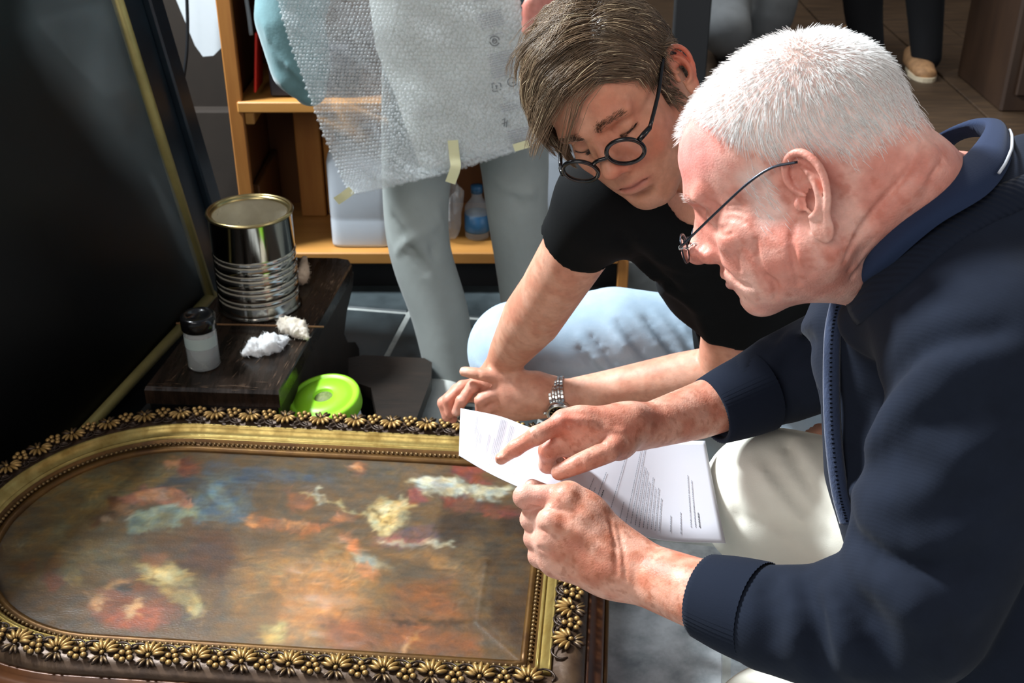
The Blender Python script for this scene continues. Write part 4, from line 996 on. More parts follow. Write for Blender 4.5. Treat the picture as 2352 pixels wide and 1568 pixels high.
def young_head():
    v, S = head_sdf('young', YNG_R, YNG_T, YNG_S, .0019)
    inv = lambda p: (np.asarray(p)-YNG_T) @ YNG_R
    v.cone(S(-.035, 0, -.03), inv(P(1640, 420, 1.56)), .054, .058, .03)
    for sd in (1, -1): ear_sdf(v, sd, .98, .55, (.0, .0715, .0))
    V, Q = v.poly(2); N = vnormals(V, Q); x, y, z = V.T
    n1 = fbm(V*40, 4); n2 = fbm(V*170+5, 3)
    c = np.tile(np.array(srgb('#bb8469')), (len(V), 1)); c = lerp3(c, '#b56e55', sstep(.5, .72, n1)*.5); c = lerp3(c, '#d4a086', sstep(.5, .3, n1)*.4)
    c = lerp3(c, '#b8604c', np.exp(-((x-.055)/.03)**2-((z+.018)/.02)**2)*.4); c = lerp3(c, '#bd6652', np.exp(-((x-.115)/.012)**2-((z+.014)/.011)**2)*.4)
    c = lerp3(c, '#c0503c', ((np.abs(y) > .076)*sstep(.0, -.02, x))*.6)
    st = sstep(-.028, -.045, z)*sstep(.02, .05, x)*(.55+.45*noise3(V*600)); c = lerp3(c, '#6f5644', st*.34)
    lip = np.exp(-(np.abs(y)/.024)**4-((z+.0495)/.0068)**2)*sstep(.084, .091, x); c = lerp3(c, '#a55a50', lip*.7)
    c = lerp3(c, '#5e2a24', np.exp(-(np.abs(y)/.026)**6-((z+.0493)/.0016)**2)*sstep(.083, .09, x)*.8)
    c = lerp3(c, '#3a241a', np.exp(-((np.abs(y)-.032)/.013)**4-((z-.0098)/.0016)**2)*sstep(.075, .08, x)*.85)     # lash line
    hm = young_hairmask(V); c = lerp3(c, '#3d2d20', np.clip(hm*1.3, 0, 1)*.93)
    return v, V, Q, N, c, hm
def young_hairmask(V):
    x, y, z = V.T; a = np.abs(y)
    hl = np.where(x > .0, .028+np.clip((x-.012)/.075, 0, 1)**1.5*.060, .028-np.clip(-x-.012, 0, .055)*1.25)
    m = sstep(-.003, .006, z-hl); sb = (x > .004)*(x < .027)*(a > .05)*sstep(-.022, -.010, z)*sstep(.05, .03, z)
    return np.maximum(m, sb)*(a < .0775)
def skin_mat(name, rough=.46, sss=.22, bump=.25): 
    m = mat(name, '#ffffff', rough, vcol=True, sss=sss, sssr=(1, .35, .18), sssc=.006, bump=bump, bscale=480, bdist=.0018, bdetail=6, var=.12, vscale=90, spec=.42); return m
M['skin_old'] = skin_mat('skin_old', .47, .18, .3); M['skin_young'] = skin_mat('skin_young', .5, .2, .16)
M['hair_white'] = mat('hair_white', '#ffffff', .5, vcol=True, spec=.5, sss=.2, sssr=(1, 1, 1))
M['hair_brown'] = mat('hair_brown', '#ffffff', .36, vcol=True, spec=.6)
def hair_old(v, V, N, hm):
    rg = np.random.default_rng(11)
    cand = np.where(hm > .15)[0]; p = hm[cand].clip(0, 1); x = V[cand, 0]/OLD_S
    p = p*np.where((V[cand, 2]/OLD_S > .085) & (x > .01), .75, 1.0); n = 15000; i = rg.choice(cand, n, p=p/p.sum())
    R0 = V[i]+rg.normal(0, .0008, (n, 3)); nn = N[i]; x, y, z = (V[i]/OLD_S).T
    cr = np.array([-.045, 0, .125])*OLD_S; fl = R0-cr; fl = fl-nn*(fl*nn).sum(1)[:, None]; fl /= np.linalg.norm(fl, axis=1)[:, None]+1e-9
    down = np.stack([-.25-0*x, 0*x, -1+0*x], 1); side = sstep(.09, .03, z); fl = fl*(1-side[:, None])+down*side[:, None]; fl = fl-nn*(fl*nn).sum(1)[:, None]; fl /= np.linalg.norm(fl, axis=1)[:, None]+1e-9
    top = sstep(.05, .10, z); lift = .22+.75*top
    d = fl*1.0+nn*lift[:, None]+rg.normal(0, .16, (n, 3)); d /= np.linalg.norm(d, axis=1)[:, None]
    L = (.013+.005*rg.random(n))*(1-.3*top)*np.where(hm[i] < .6, .7, 1)
    Vh, Qh = strands_mesh(R0-nn*.001, d, L, .00026+.0001*rg.random(n), 3, -nn*.25*(1-top[:, None])+fl*.15)
    b = .88+.1*rg.random(n); col = np.repeat(np.stack([b, b*.985, b*.955], 1), 4*3, 0)
    return Vh, Qh, col
def brow(v, path, n, L, r, col, seed, S=1.0, spread=.0035, both=True):
    rg = np.random.default_rng(seed); out = []
    for sd in ((1, -1) if both else (1,)):
        pts = spline(np.array(path)*np.array([1, sd, 1])*S, n); pts = pts+rg.normal(0, spread, (n, 3))*np.array([.2, .6, 1])
        for _ in range(4): pts = pts-v.grad(pts)*v.at(pts)[:, None]*.9
        g = v.grad(pts); t = np.gradient(spline(np.array(path)*np.array([1, sd, 1])*S, n), axis=0); t /= np.linalg.norm(t, axis=1)[:, None]
        d = t+np.array([0, 0, .35])+g*.35+rg.normal(0, .2, (n, 3)); d /= np.linalg.norm(d, axis=1)[:, None]
        Vh, Qh = strands_mesh(pts, d, L*(.7+.6*rg.random(n)), r, 2); b = .8+.4*rg.random(n)
        out.append((Vh, Qh, np.repeat(np.array(srgb(col))[None]*b[:, None], 9, 0)))
    return join(out)
def hair_young(v, V, N, hm):
    rg = np.random.default_rng(5); cand = np.where(hm > .5)[0]
    x, y, z = V[cand].T; inv = lambda p: np.asarray(p) @ YNG_R
    down = inv([0, 0, -1.])                                                         # gravity in head space
    def grow(R0, nn, kind, m, rs):
        """kind 0 short sides/back, 1 long top swept forward; returns n x m x 3"""
        n = len(R0); x, y, z = R0.T; pts = [R0-nn*.001]; p = R0.copy(); long = kind
        L = np.where(long > .5, .078+.036*rs[:, 0], .018+.012*rs[:, 0]+.025*sstep(.03, .08, z)); st = L/(m-1); lay = np.where(long > .5, .008+.022*rs[:, 1], .003+.006*rs[:, 1])
        part = .022
        for k in range(1, m):
            t = k/(m-1); x, y, z = p.T
            fwd = np.stack([.62-.3*t+0*x, -1.0+0*x, -.05-.35*t+0*x], 1)         # swept off the parting
            back = np.stack([-.45+0*x, 0*x, -1+0*x], 1); fr = sstep(.02, .05, x)*(z > .05); back[:, 1] += fr*.7; back[:, 0] -= fr*.15; back[:, 0] += sstep(.0, .03, x)*.45*(1-fr)
            d = np.where(long[:, None] > .5, fwd, back)
            g = v.grad(p); dist = v.at(p); free = (long > .5) & (p[:, 0] > .096)
            d = d-g*(d*g).sum(1)[:, None]*(~free)[:, None]; d /= np.linalg.norm(d, axis=1)[:, None]+1e-9
            d = np.where(free[:, None], nrm_rows(d*.5+down*.9+np.array([.10, -.25, 0])), d)
            d = d+(rs[:, 2:5]-.5)*.5; d /= np.linalg.norm(d, axis=1)[:, None]
            p = p+d*st[:, None]; dist = v.at(p); g = v.grad(p); want = lay*math.sin(min(1, t*2.2)*math.pi/2)*(1-.35*t)
            adj = np.where(free & (dist > .002), np.maximum(.002-dist, 0), np.clip(want-dist, -.004, .006)); p = p+g*adj[:, None]; pts.append(p)
        return np.stack(pts, 1)
    def kinds(i):
        x, y, z = V[i].T; return ((z > .070) & (x > -.050) & (y < .026+.026*rg.random(len(i))) | (z > .055) & (x > .03) & (y < -.01)).astype(float)
    ng = 420; gi = rg.choice(cand, ng); grs = rg.random((ng, 5)); gk = kinds(gi); m = 10; G = grow(V[gi], N[gi], gk, m, grs)
    n = 12800; w = np.where(V[cand, 2] > .06, 1.4, 1.0); si = rg.choice(cand, n, p=w/w.sum()); R0 = V[si]+rg.normal(0, .0012, (n, 3)); sk = kinds(si)
    own = np.zeros(n, int)
    for a in range(0, n, 2000):
        d = np.linalg.norm(R0[a:a+2000, None]-V[gi][None], axis=2)+10*np.abs(sk[a:a+2000, None]-gk[None])+.006*rg.random((min(2000, n-a), ng)); own[a:a+2000] = d.argmin(1)
    rs = rg.random((n, 5)); rs[:, 2:5] = .5+(rs[:, 2:5]-.5)*.5+(grs[own][:, 2:5]-.5)*.7; rs[:, 0] = .5*rs[:, 0]+.5*grs[own, 0]; rs[:, 1] = .35*rs[:, 1]+.65*grs[own, 1]
    Pn = grow(R0, N[si], sk, m, rs); t = np.linspace(0, 1, m)[None, :, None]
    wgt = .62*t*(sk[:, None, None]*.9+.1); Pn = Pn*(1-wgt)+(G[own]+.35*(Pn[:, :1]-G[own][:, :1])*(1-t))*wgt
    Vh, Qh = hair_tubes(Pn, .00031+.00015*rg.random(n), 3, .3)
    b = (.55+.8*rg.random(n))*(.75+.5*rg.random(ng))[own]; base = np.array(srgb('#75604a'))[None]*np.ones((n, 1)); light = rg.random(n) < .06; base[sk < .5] *= .6
    base[light] = .85*np.array(srgb('#c4b08e')); col = np.repeat(base*b[:, None], m*3, 0)
    return Vh, Qh, col
def nrm_rows(d): return d/(np.linalg.norm(d, axis=1)[:, None]+1e-9)
# ================================================================== PEOPLE: hands, bodies and clothes
def bbox(pts, pad): pts = np.array(pts); return pts.min(0)-pad, pts.max(0)+pad
def hand_sdf(v, wrist, fingers, thumb, fr, palm_r=.0125, extra=(), nails=True):
    """fingers: list of joint lists (MCP, PIP, DIP, TIP) in world space, fr: radii at those joints"""
    for j, f in enumerate(fingers):
        w = wrist[j] if isinstance(wrist, list) else wrist
        v.cone(w, f[0], palm_r*1.15, palm_r, .014)
    for a, b in zip(fingers[:-1], fingers[1:]): v.cone(a[0]*.75+(wrist[0] if isinstance(wrist, list) else wrist)*.25, b[0]*.75+(wrist[0] if isinstance(wrist, list) else wrist)*.25, palm_r, palm_r, .012)
    for f in fingers:
        r = fr if not isinstance(fr[0], (list, tuple)) else fr[fingers.index(f)]
        v.chain(f, r, .0045)
        for q, rr in ((f[1], r[1]*1.06), (f[2], r[2]*1.03)): v.ell(q, (rr,)*3, .004)
    v.chain(thumb[0], thumb[1], .010)
    for a, b, r1, r2, k in extra: v.cone(a, b, r1, r2, k)
    return v
def skin_col(V, base, red, pale, spot, s1=45, s2=190, amt=(.55, .45, .45), th=.58):
    n1 = fbm(V*s1, 4); n2 = fbm(V*s2+3, 3); c = np.tile(np.array(srgb(base)), (len(V), 1))
    c = lerp3(c, red, sstep(.42, .72, n1)*amt[0]); c = lerp3(c, pale, sstep(.55, .3, n1)*amt[1]); c = lerp3(c, spot, sstep(th, th+.13, n2)*amt[2]); return c
def nail(v, tip, back, up, r, L=.010):
    """small nail plate sunk into the fingertip; returns centre for colouring"""
    return None
def old_arms():
    out = []
    # ---- far (right) hand pointing at the sheet
    D = 1.285
    idx = [P(1296, 968, D), P(1232, 1000, D-.012), P(1184, 1029, D-.004), P(1151, 1053, D+.004)]
    mid = [P(1318, 990, D+.010), P(1258, 1034, D+.008), P(1256, 1068, D+.022), P(1284, 1078, D+.03)]
    rin = [P(1330, 985, D+.030), P(1272, 1030, D+.034), P(1275, 1064, D+.046), P(1304, 1070, D+.05)]
    pin = [P(1344, 982, D+.048), P(1300, 1020, D+.056), P(1304, 1046, D+.064), P(1326, 1050, D+.066)]
    W_ = P(1448, 982, 1.31); thumb = ([P(1428, 1010, 1.292), P(1398, 1036, 1.270), P(1336, 1062, 1.262), P(1284, 1084, 1.268)], [.015, .0125, .0112, .0090])
    lo, hi = bbox([P(1120, 900, 1.25), P(1700, 1120, 1.45), P(1120, 1120, 1.25), P(1720, 860, 1.45)], .05)
    v = Vox(lo, hi, .0021)
    hand_sdf(v, [P(1446, 966, 1.303), P(1448, 974, 1.312), P(1450, 984, 1.322), P(1452, 990, 1.33)], [idx, mid, rin, pin], thumb, [.0112, .0098, .0086, .0070], .0145,
             extra=[(P(1400, 1000, 1.30), P(1420, 1020, 1.295), .018, .017, .014), (P(1292, 1018, 1.300), P(1352, 1030, 1.297), .0135, .015, .012), (P(1330, 990, 1.30), P(1400, 990, 1.303), .019, .02, .016)])
    v.chain([P(1440, 978, 1.312), P(1500, 975, 1.335), P(1600, 945, 1.37), P(1720, 900, 1.40)], [.0235, .0265, .0325, .037], .018)
    for cr in ([(1300, 962), (1302, 975), (1310, 985)], [(1226, 990), (1232, 1000), (1240, 1010)], [(1330, 1052), (1338, 1062), (1336, 1074)], [(1345, 1000), (1370, 1012), (1392, 1022)]): v.crease(cr, .0010, .003)
    for cr in ([(1290, 960), (1340, 965), (1400, 975)], [(1330, 975), (1380, 985), (1430, 990)]): v.crease(cr, .0022, .006, 'add', lift=-.0006)
    v.ell(P(1150, 1050, D-.004), (.006, .005, .003), .002)
    V, Q = v.poly(1); c = skin_col(V, '#cc8f78', '#b4614a', '#dcab97', '#98543a', s1=55, s2=220, amt=(.5, .4, .4), th=.56); px = proj(V)
    c = lerp3(c, '#c65f4a', np.exp(-((px[:, 0]-1300)/40)**2-((px[:, 1]-965)/25)**2)*.4); c = lerp3(c, '#d8a78e', np.exp(-((px[:, 0]-1155)/10)**2-((px[:, 1]-1046)/8)**2)*.5); out.append((V, Q, c))
    # ---- near (left) fist gripping the sheet
    D = 1.215
    idx = [P(1306, 1140, D), P(1206, 1140, D+.006), P(1212, 1150, D+.040), P(1256, 1150, D+.046)]
    mid = [P(1275, 1192, D-.006), P(1222, 1192, D+.012), P(1236, 1198, D+.048), P(1276, 1200, D+.05)]
    rin = [P(1264, 1240, D-.004), P(1230, 1236, D+.014), P(1246, 1238, D+.046), P(1284, 1240, D+.046)]
    pin = [P(1276, 1290, D+.002), P(1240, 1276, D+.016), P(1252, 1274, D+.042), P(1284, 1276, D+.042)]
    thumb = ([P(1400, 1240, D+.05), P(1320, 1180, D+.066), P(1262, 1140, D+.068), P(1222, 1118, D+.062)], [.017, .014, .0115, .009])
    lo, hi = bbox([P(1170, 1080, 1.2), P(1170, 1340, 1.3), P(1720, 1480, 1.02), P(1720, 1250, 1.2)], .05); v = Vox(lo, hi, .0021)
    hand_sdf(v, [P(1420, 1262, 1.212), P(1422, 1280, 1.206), P(1424, 1300, 1.206), P(1426, 1318, 1.21)], [idx, mid, rin, pin], thumb, [.0135, .0118, .0100, .0085], .0165,
             extra=[(P(1350, 1200, 1.215), P(1400, 1290, 1.205), .024, .026, .02), (P(1300, 1250, 1.22), P(1400, 1300, 1.21), .022, .024, .02)])
    v.ell(P(1300, 1142, D-.010), (.013,)*3, .008); v.ell(P(1266, 1196, D-.014), (.0125,)*3, .008); v.ell(P(1262, 1240, D-.010), (.011,)*3, .008); v.ell(P(1278, 1286, D-.004), (.010,)*3, .008)
    v.chain([P(1410, 1285, 1.212), P(1500, 1325, 1.19), P(1620, 1370, 1.14), P(1740, 1410, 1.10)], [.0300, .0320, .0345, .037], .022)
    for cr in ([(1240, 1166), (1262, 1168), (1290, 1172)], [(1236, 1216), (1252, 1218), (1268, 1220)], [(1236, 1258), (1250, 1262), (1268, 1266)], [(1400, 1190), (1412, 1250), (1416, 1320)], [(1420, 1210), (1432, 1270), (1436, 1330)], [(1200, 1156), (1216, 1162), (1240, 1166)]): v.crease(cr, .0013, .004)
    for cr in ([(1306, 1150), (1350, 1190), (1400, 1240)], [(1285, 1200), (1340, 1230), (1400, 1270)]): v.crease(cr, .003, .009, 'add', lift=-.001)
    V, Q = v.poly(1); c = skin_col(V, '#ca8a70', '#b25f45', '#deab96', '#96502f', s1=60, s2=210, amt=(.55, .5, .42), th=.55); px = proj(V)
    c = lerp3(c, '#ca6c58', np.exp(-((px[:, 0]-1240)/50)**2-((px[:, 1]-1150)/30)**2)*.35); c = lerp3(c, '#e2b9ab', sstep(1290, 1225, px[:, 0])*.35); out.append((V, Q, c))
    return out
def low_body(chains, h=.014, k=.03):
    """hidden body under the clothes so that the figure is one continuous surface"""
    pts = np.vstack([np.array(c[0]) for c in chains]); r = max(max(c[1]) for c in chains); v = Vox(pts.min(0)-r-.03, pts.max(0)+r+.03, h)
    for p, rr in chains: v.chain(p, rr, k)
    return v.poly(1)
def ribbon_on(v, A, B, lift, n=40, m=7, thick=.003):
    """cloth strip lying on surface v between the two pixel polylines A and B"""
    a = spline(np.array(A, float), n); b = spline(np.array(B, float), n); G = np.zeros((n, m, 3)); ok = True; last = None
    for i in range(n):
        for j in range(m):
            q = a[i]+(b[i]-a[i])*j/(m-1); p = v.hit(q[0], q[1]); 
            if p is None: p = last if last is not None else P(q[0], q[1], 1.15)
            G[i, j] = p; last = p
    for _ in range(4): 
        H = G.copy(); H[1:-1] = .5*G[1:-1]+.25*(G[:-2]+G[2:]); H[:, 1:-1] = .5*H[:, 1:-1]+.25*(H[:, :-2]+H[:, 2:]); G = H
    g = v.grad(G.reshape(-1, 3)).reshape(n, m, 3); s = np.sin(np.linspace(.12, math.pi-.12, m))**.5; T = G+g*(lift+thick*s[None, :, None]); Bm = G-g*.004
    V = np.vstack([T.reshape(-1, 3), Bm.reshape(-1, 3)]); idx = np.arange(n*m).reshape(n, m); Fc = []
    for i in range(n-1):
        for j in range(m-1):
            Fc.append((idx[i, j], idx[i+1, j], idx[i+1, j+1], idx[i, j+1])); Fc.append(tuple(x+n*m for x in (idx[i, j], idx[i, j+1], idx[i+1, j+1], idx[i+1, j])))
    ring = list(idx[:, 0])+list(idx[-1, 1:])+list(idx[:-1, -1][::-1])+list(idx[0, 1:-1][::-1])
    for x, y in zip(ring, ring[1:]+ring[:1]): Fc.append((x, y, y+n*m, x+n*m))
    return V, Fc
M['placket'] = mat('placket', '#2a3650', .92, bump=.5, bscale=300, sheen=.3)
def old_man():
    v, V, Q, N, c, hm = old_head()
    T = thing('person', 'older white-haired man in navy cardigan and cream shorts reading a sheet', 'person', (.55, 1.02, 0))
    parts = [(v.world(V), Q, c)]+old_arms()
    hip = np.array([.70, 1.12, .60]); sk = '#cd8a70'
    kneeF, kneeN = P(1785, 1165, 1.47), P(1745, 1712, 1.26)
    ank = lambda k, dx, dy: np.array([k[0]+dx, k[1]+dy, .10])
    B, Qb = low_body([([hip, P(2290, 1000, 1.22), P(2300, 760, 1.18), P(2235, 560, 1.16)], [.12, .12, .11, .06]),
                      ([P(2285, 800, 1.02), P(2100, 1420, 1.06), P(1640, 1376, 1.13)], [.05, .042, .029]), ([P(2120, 660, 1.32), P(1900, 835, 1.44), P(1640, 935, 1.38)], [.045, .04, .03]),
                      ([hip+(0, .07, -.06), kneeF+(.02, -.01, -.03)], [.06, .05]), ([hip+(0, -.1, 0), kneeN], [.075, .055]), ([kneeF, ank(kneeF, .10, .06)], [.052, .038]), ([kneeN, ank(kneeN, .08, -.02)], [.052, .038]),
                      ([ank(kneeF, .10, .06)+(0, 0, -.06), ank(kneeF, -.08, .06)+(0, 0, -.07)], [.035, .028]), ([ank(kneeN, .08, -.02)+(0, 0, -.06), ank(kneeN, -.1, -.02)+(0, 0, -.07)], [.035, .028])])
    parts.append((B, Qb, skin_col(B, sk, '#a9573d', '#d49b82', '#96492f', 20, 80)))
    V2, Q2, C2 = join(parts); obj('body', V2, Q2, M['skin_old'], T, True, C2)
    Vh, Qh, ch = hair_old(v, V, N, hm); obj('hair', v.world(Vh), Qh, M['hair_white'], T, True, ch)
    b1 = brow(v, [(.098, .006, .038), (.099, .02, .041), (.090, .042, .038)], 60, .0055, .00022, '#d9cbc0', 3, OLD_S, .002); obj('eyebrows', v.world(b1[0]), b1[1], M['hair_white'], T, True, b1[2])['kind'] = 'stuff'
    # ---- navy cardigan
    lo, hi = np.array([.10, .62, .36]), np.array([.86, 1.58, 1.14]); g = Vox(lo, hi, .0054)
    g.chain([hip+(.02, 0, .0), P(2330, 1230, 1.20), P(2300, 1000, 1.20), P(2340, 800, 1.16), P(2400, 640, 1.17)], [.165, .165, .160, .135, .085], .04)
    g.chain([hip+(0, 0, -.02), P(2420, 1480, 1.14)], [.15, .14], .05)
    g.cone(P(2420, 560, 1.17), P(2380, 680, 1.08), .075, .08, .04)
    g.cone(P(2380, 690, 1.10), P(2300, 815, 1.0), .080, .085, .05)                         # near shoulder
    g.cone(P(2240, 690, 1.22), P(2080, 700, 1.32), .070, .065, .05)                        # far shoulder
    g.chain([P(2285, 815, 1.00), P(2200, 1130, 1.02), P(2090, 1400, 1.04), P(1900, 1440, 1.08), P(1770, 1420, 1.10), P(1660, 1385, 1.13)], [.086, .080, .070, .058, .050, .041], .035)
    g.chain([P(2080, 690, 1.32), P(1960, 800, 1.41), P(1800, 868, 1.42), P(1660, 930, 1.385)], [.07, .062, .055, .040], .03)
    g.chain([P(1985, 735, 1.11), P(2070, 672, 1.065), P(2170, 590, 1.04), P(2280, 505, 1.04), P(2370, 420, 1.09)], [.024, .032, .036, .038, .045], .07)
    g.cone(P(2045, 790, 1.18), P(2060, 1060, 1.19), .038, .045, .05)
    g.ell(P(2010, 760, 1.24), (.07, .09, .06), .05)
    g.chain([P(1985, 700, 1.20), P(1990, 900, 1.22), P(2000, 1080, 1.22), P(2030, 1180, 1.2)], [.032, .032, .034, .03], .05)
    # folds (raised ridges and valleys drawn on the cloth)
    for cr, r, md in [([(2300, 765), (2150, 800), (2050, 870), (1990, 960), (1972, 1100)], .0045, 'sub'), ([(2300, 810), (2160, 850), (2070, 930), (2000, 1040)], .008, 'add'),
                      ([(1960, 1230), (2080, 1290), (2200, 1270), (2300, 1180)], .011, 'sub'), ([(1990, 1190), (2100, 1250), (2220, 1220), (2320, 1120)], .014, 'add'), ([(1960, 1130), (2080, 1150), (2200, 1080)], .012, 'add'),
                      ([(2000, 1330), (2100, 1370), (2230, 1400)], .013, 'add'), ([(1940, 1380), (1990, 1430), (2040, 1520)], .011, 'sub'), ([(1900, 1370), (1930, 1440), (1960, 1540)], .012, 'add'), ([(1850, 1360), (1870, 1430), (1880, 1520)], .009, 'sub'), ([(1810, 1350), (1825, 1430), (1830, 1500)], .010, 'add'),
                      ([(2060, 1350), (2120, 1430), (2180, 1540)], .013, 'add'), ([(1770, 1350), (1778, 1410), (1775, 1470)], .005, 'sub'),
                      ([(1880, 740), (1790, 800), (1760, 860)], .006, 'add'), ([(1860, 780), (1800, 850), (1790, 920)], .006, 'sub'), ([(1750, 790), (1720, 840), (1715, 880)], .006, 'add'), ([(1780, 770), (1750, 830), (1748, 900)], .005, 'sub'),
                      ([(2090, 1000), (2200, 1040), (2300, 1000)], .007, 'add'), ([(2000, 1020), (2060, 960), (2160, 900)], .006, 'add')]:
        g.crease(cr, r, .022, md, lift=-.003 if md == 'add' else .002)
    for a, d, rr in ((P(1652, 1381, 1.132), P(1560, 1345, 1.165), .08), (P(1650, 938, 1.383), P(1560, 962, 1.355), .08)):
        g.cut(a, d-a, 0, np.minimum(a, d)-rr, np.maximum(a, d)+rr)
    for a, b, r in ((P(1700, 1398, 1.12), P(1560, 1345, 1.165), .0365), (P(1740, 896, 1.405), P(1560, 962, 1.355), .0350)): g.cone(a, b, r, r, .003, 'sub')
    Vc, Qc = g.poly(2); obj('cardigan', Vc, Qc, M['navy'], T)
    def cuff(p0, p1, r0, r1, name):
        p0, p1 = np.array(p0), np.array(p1); n = 10; pts = [p0+(p1-p0)*i/(n-1) for i in range(n)]; rad = np.linspace(r0, r1, n)+.0012*np.sin(np.linspace(0, math.pi, n)); b = MB()
        pts2 = pts+[p1+(p1-p0)*.01]+pts[::-1]; rr = list(rad)+[rad[-1]-.002]+list(rad[::-1]-.005); T_ = nrm(p1-p0); Nn = nrm(np.cross(T_, [0, 0, 1])); Bb = np.cross(T_, Nn); k = 120; V = []
        for p, r in zip(pts2, rr):
            for j in range(k): a = 2*math.pi*j/k; q = r+.0006*(1 if j % 2 else -1); V.append(p+q*(math.cos(a)*Nn+math.sin(a)*Bb))
        Fc = [(i*k+j, i*k+(j+1) % k, (i+1)*k+(j+1) % k, (i+1)*k+j) for i in range(len(pts2)-1) for j in range(k)]
        return fixn(obj(name, V, Fc, M['navy_cuff'], T))
    cuff(P(1745, 1408, 1.105), P(1618, 1368, 1.143), .0485, .0405, 'cuff'); cuff(P(1745, 898, 1.40), P(1634, 944, 1.378), .049, .0400, 'cuff')
    # ---- ribbed neck band, zip and polo collar
    Vr, Fr = ribbon_on(g, [(1948, 668), (2060, 580), (2170, 495), (2270, 440), (2352, 405)], [(1975, 745), (2095, 650), (2200, 560), (2300, 505), (2380, 470)], .001, 46, 8, .006); fixn(obj('neck_band', Vr, Fr, M['navy_rib'], T))
    zp = spline([P(1934, 668, 1.150), P(1914, 760, 1.158), P(1910, 880, 1.162), P(1914, 1000, 1.165), P(1928, 1120, 1.168), P(1948, 1200, 1.17)], 60)
    w = MB(); 
    for off, r, nm in ((0, .0085, 'zip_placket'),): pk = w.tube(zp, r, 10).build(nm, M['placket'], T, True)
    z = MB()
    for i in range(0, 59, 1):
        p = zp[i]-_W*.0078-_R*.003; z.box(p, .0022, .0018, .0014, ax=[_R, _W, nrm(zp[i+1]-zp[i])])
    o = z.build('zip_teeth', M['steel_dark'], pk); o['kind'] = 'stuff'
    A = [P(1932, 650, 1.10), P(1980, 590, 1.045), P(2065, 500, 1.012), P(2165, 405, 1.015), P(2240, 330, 1.07), P(2262, 285, 1.16), P(2215, 283, 1.22), P(2140, 318, 1.26), P(2060, 400, 1.28), P(1980, 520, 1.27), P(1930, 630, 1.20)]
    Bq = [P(1962, 690, 1.09), P(2040, 615, 1.02), P(2150, 520, .985), P(2275, 440, .99), P(2325, 355, 1.05), P(2300, 300, 1.17), P(2220, 300, 1.27), P(2150, 360, 1.33), P(2060, 440, 1.35), P(1990, 560, 1.33), P(1950, 670, 1.24)]
    n = 70; a_ = spline(A, n); b_ = spline(Bq, n); m = 9; G = []
    cen = P(2130, 520, 1.17)
    for i in range(n):
        o_ = nrm(a_[i]-cen); up = nrm(a_[i]-b_[i])
        for j in range(m):
            t = j/(m-1); p = a_[i]*(1-t)+b_[i]*t; out = nrm(b_[i]-cen); G.append(p+out*.010*math.sin(t*math.pi)+up*.004*math.sin(min(1, t*3)*math.pi))
    inner = [a_[i]*.97+cen*.03-nrm(a_[i]-b_[i])*.004 for i in range(n)]; inner2 = [b_[i]*.90+cen*.10 for i in range(n)]
    G = np.array(G).reshape(n, m, 3); G = np.concatenate([np.array(inner2)[:, None], np.array(inner)[:, None], G], 1); m += 2
    Fc = [(i*m+j, (i+1)*m+j, (i+1)*m+j+1, i*m+j+1) for i in range(n-1) for j in range(m-1)]
    pc = fixn(obj('polo_collar', G.reshape(-1, 3), Fc, M['polo'], T))
    st = spline([G[int(n*f), -2]-_W*.003+_U*.002 for f in np.linspace(.33, .47, 8)], 24); MB().tube(st, .0014, 8).build('collar_stripe', M['stripe'], pc, True)
    # ---- cream shorts
    s = Vox(np.array([.15, .75, .28]), np.array([.86, 1.55, .80]), .0058)
    s.chain([hip+(0, .09, -.03), P(2200, 1235, 1.34), P(1940, 1190, 1.42), P(1778, 1152, 1.46)], [.14, .118, .098, .086], .03)
    s.chain([P(1778, 1152, 1.46), P(1830, 1235, 1.50)], [.084, .078], .03)
    s.chain([hip+(0, -.10, -.05), P(2200, 1760, 1.14), P(1800, 1712, 1.24)], [.13, .11, .086], .03)
    for cr, r, md in [([(1800, 1010), (1850, 1090), (1910, 1190)], .004, 'sub'), ([(1830, 1010), (1870, 1070), (1920, 1150)], .006, 'add'), ([(1740, 1070), (1800, 1140), (1880, 1230)], .006, 'add'), ([(1760, 1060), (1810, 1130), (1890, 1220)], .004, 'sub'), ([(1680, 1080), (1740, 1180), (1810, 1250)], .005, 'add'), ([(1665, 1010), (1680, 1080), (1700, 1180)], .0025, 'sub'), ([(1690, 1190), (1780, 1205), (1900, 1235)], .002, 'sub')]:
        s.crease(cr, r, .014, md, lift=-.001 if md == 'add' else .001)
    Vs, Qs = s.poly(2); obj('shorts', Vs, Qs, M['shorts'], T)
    return v
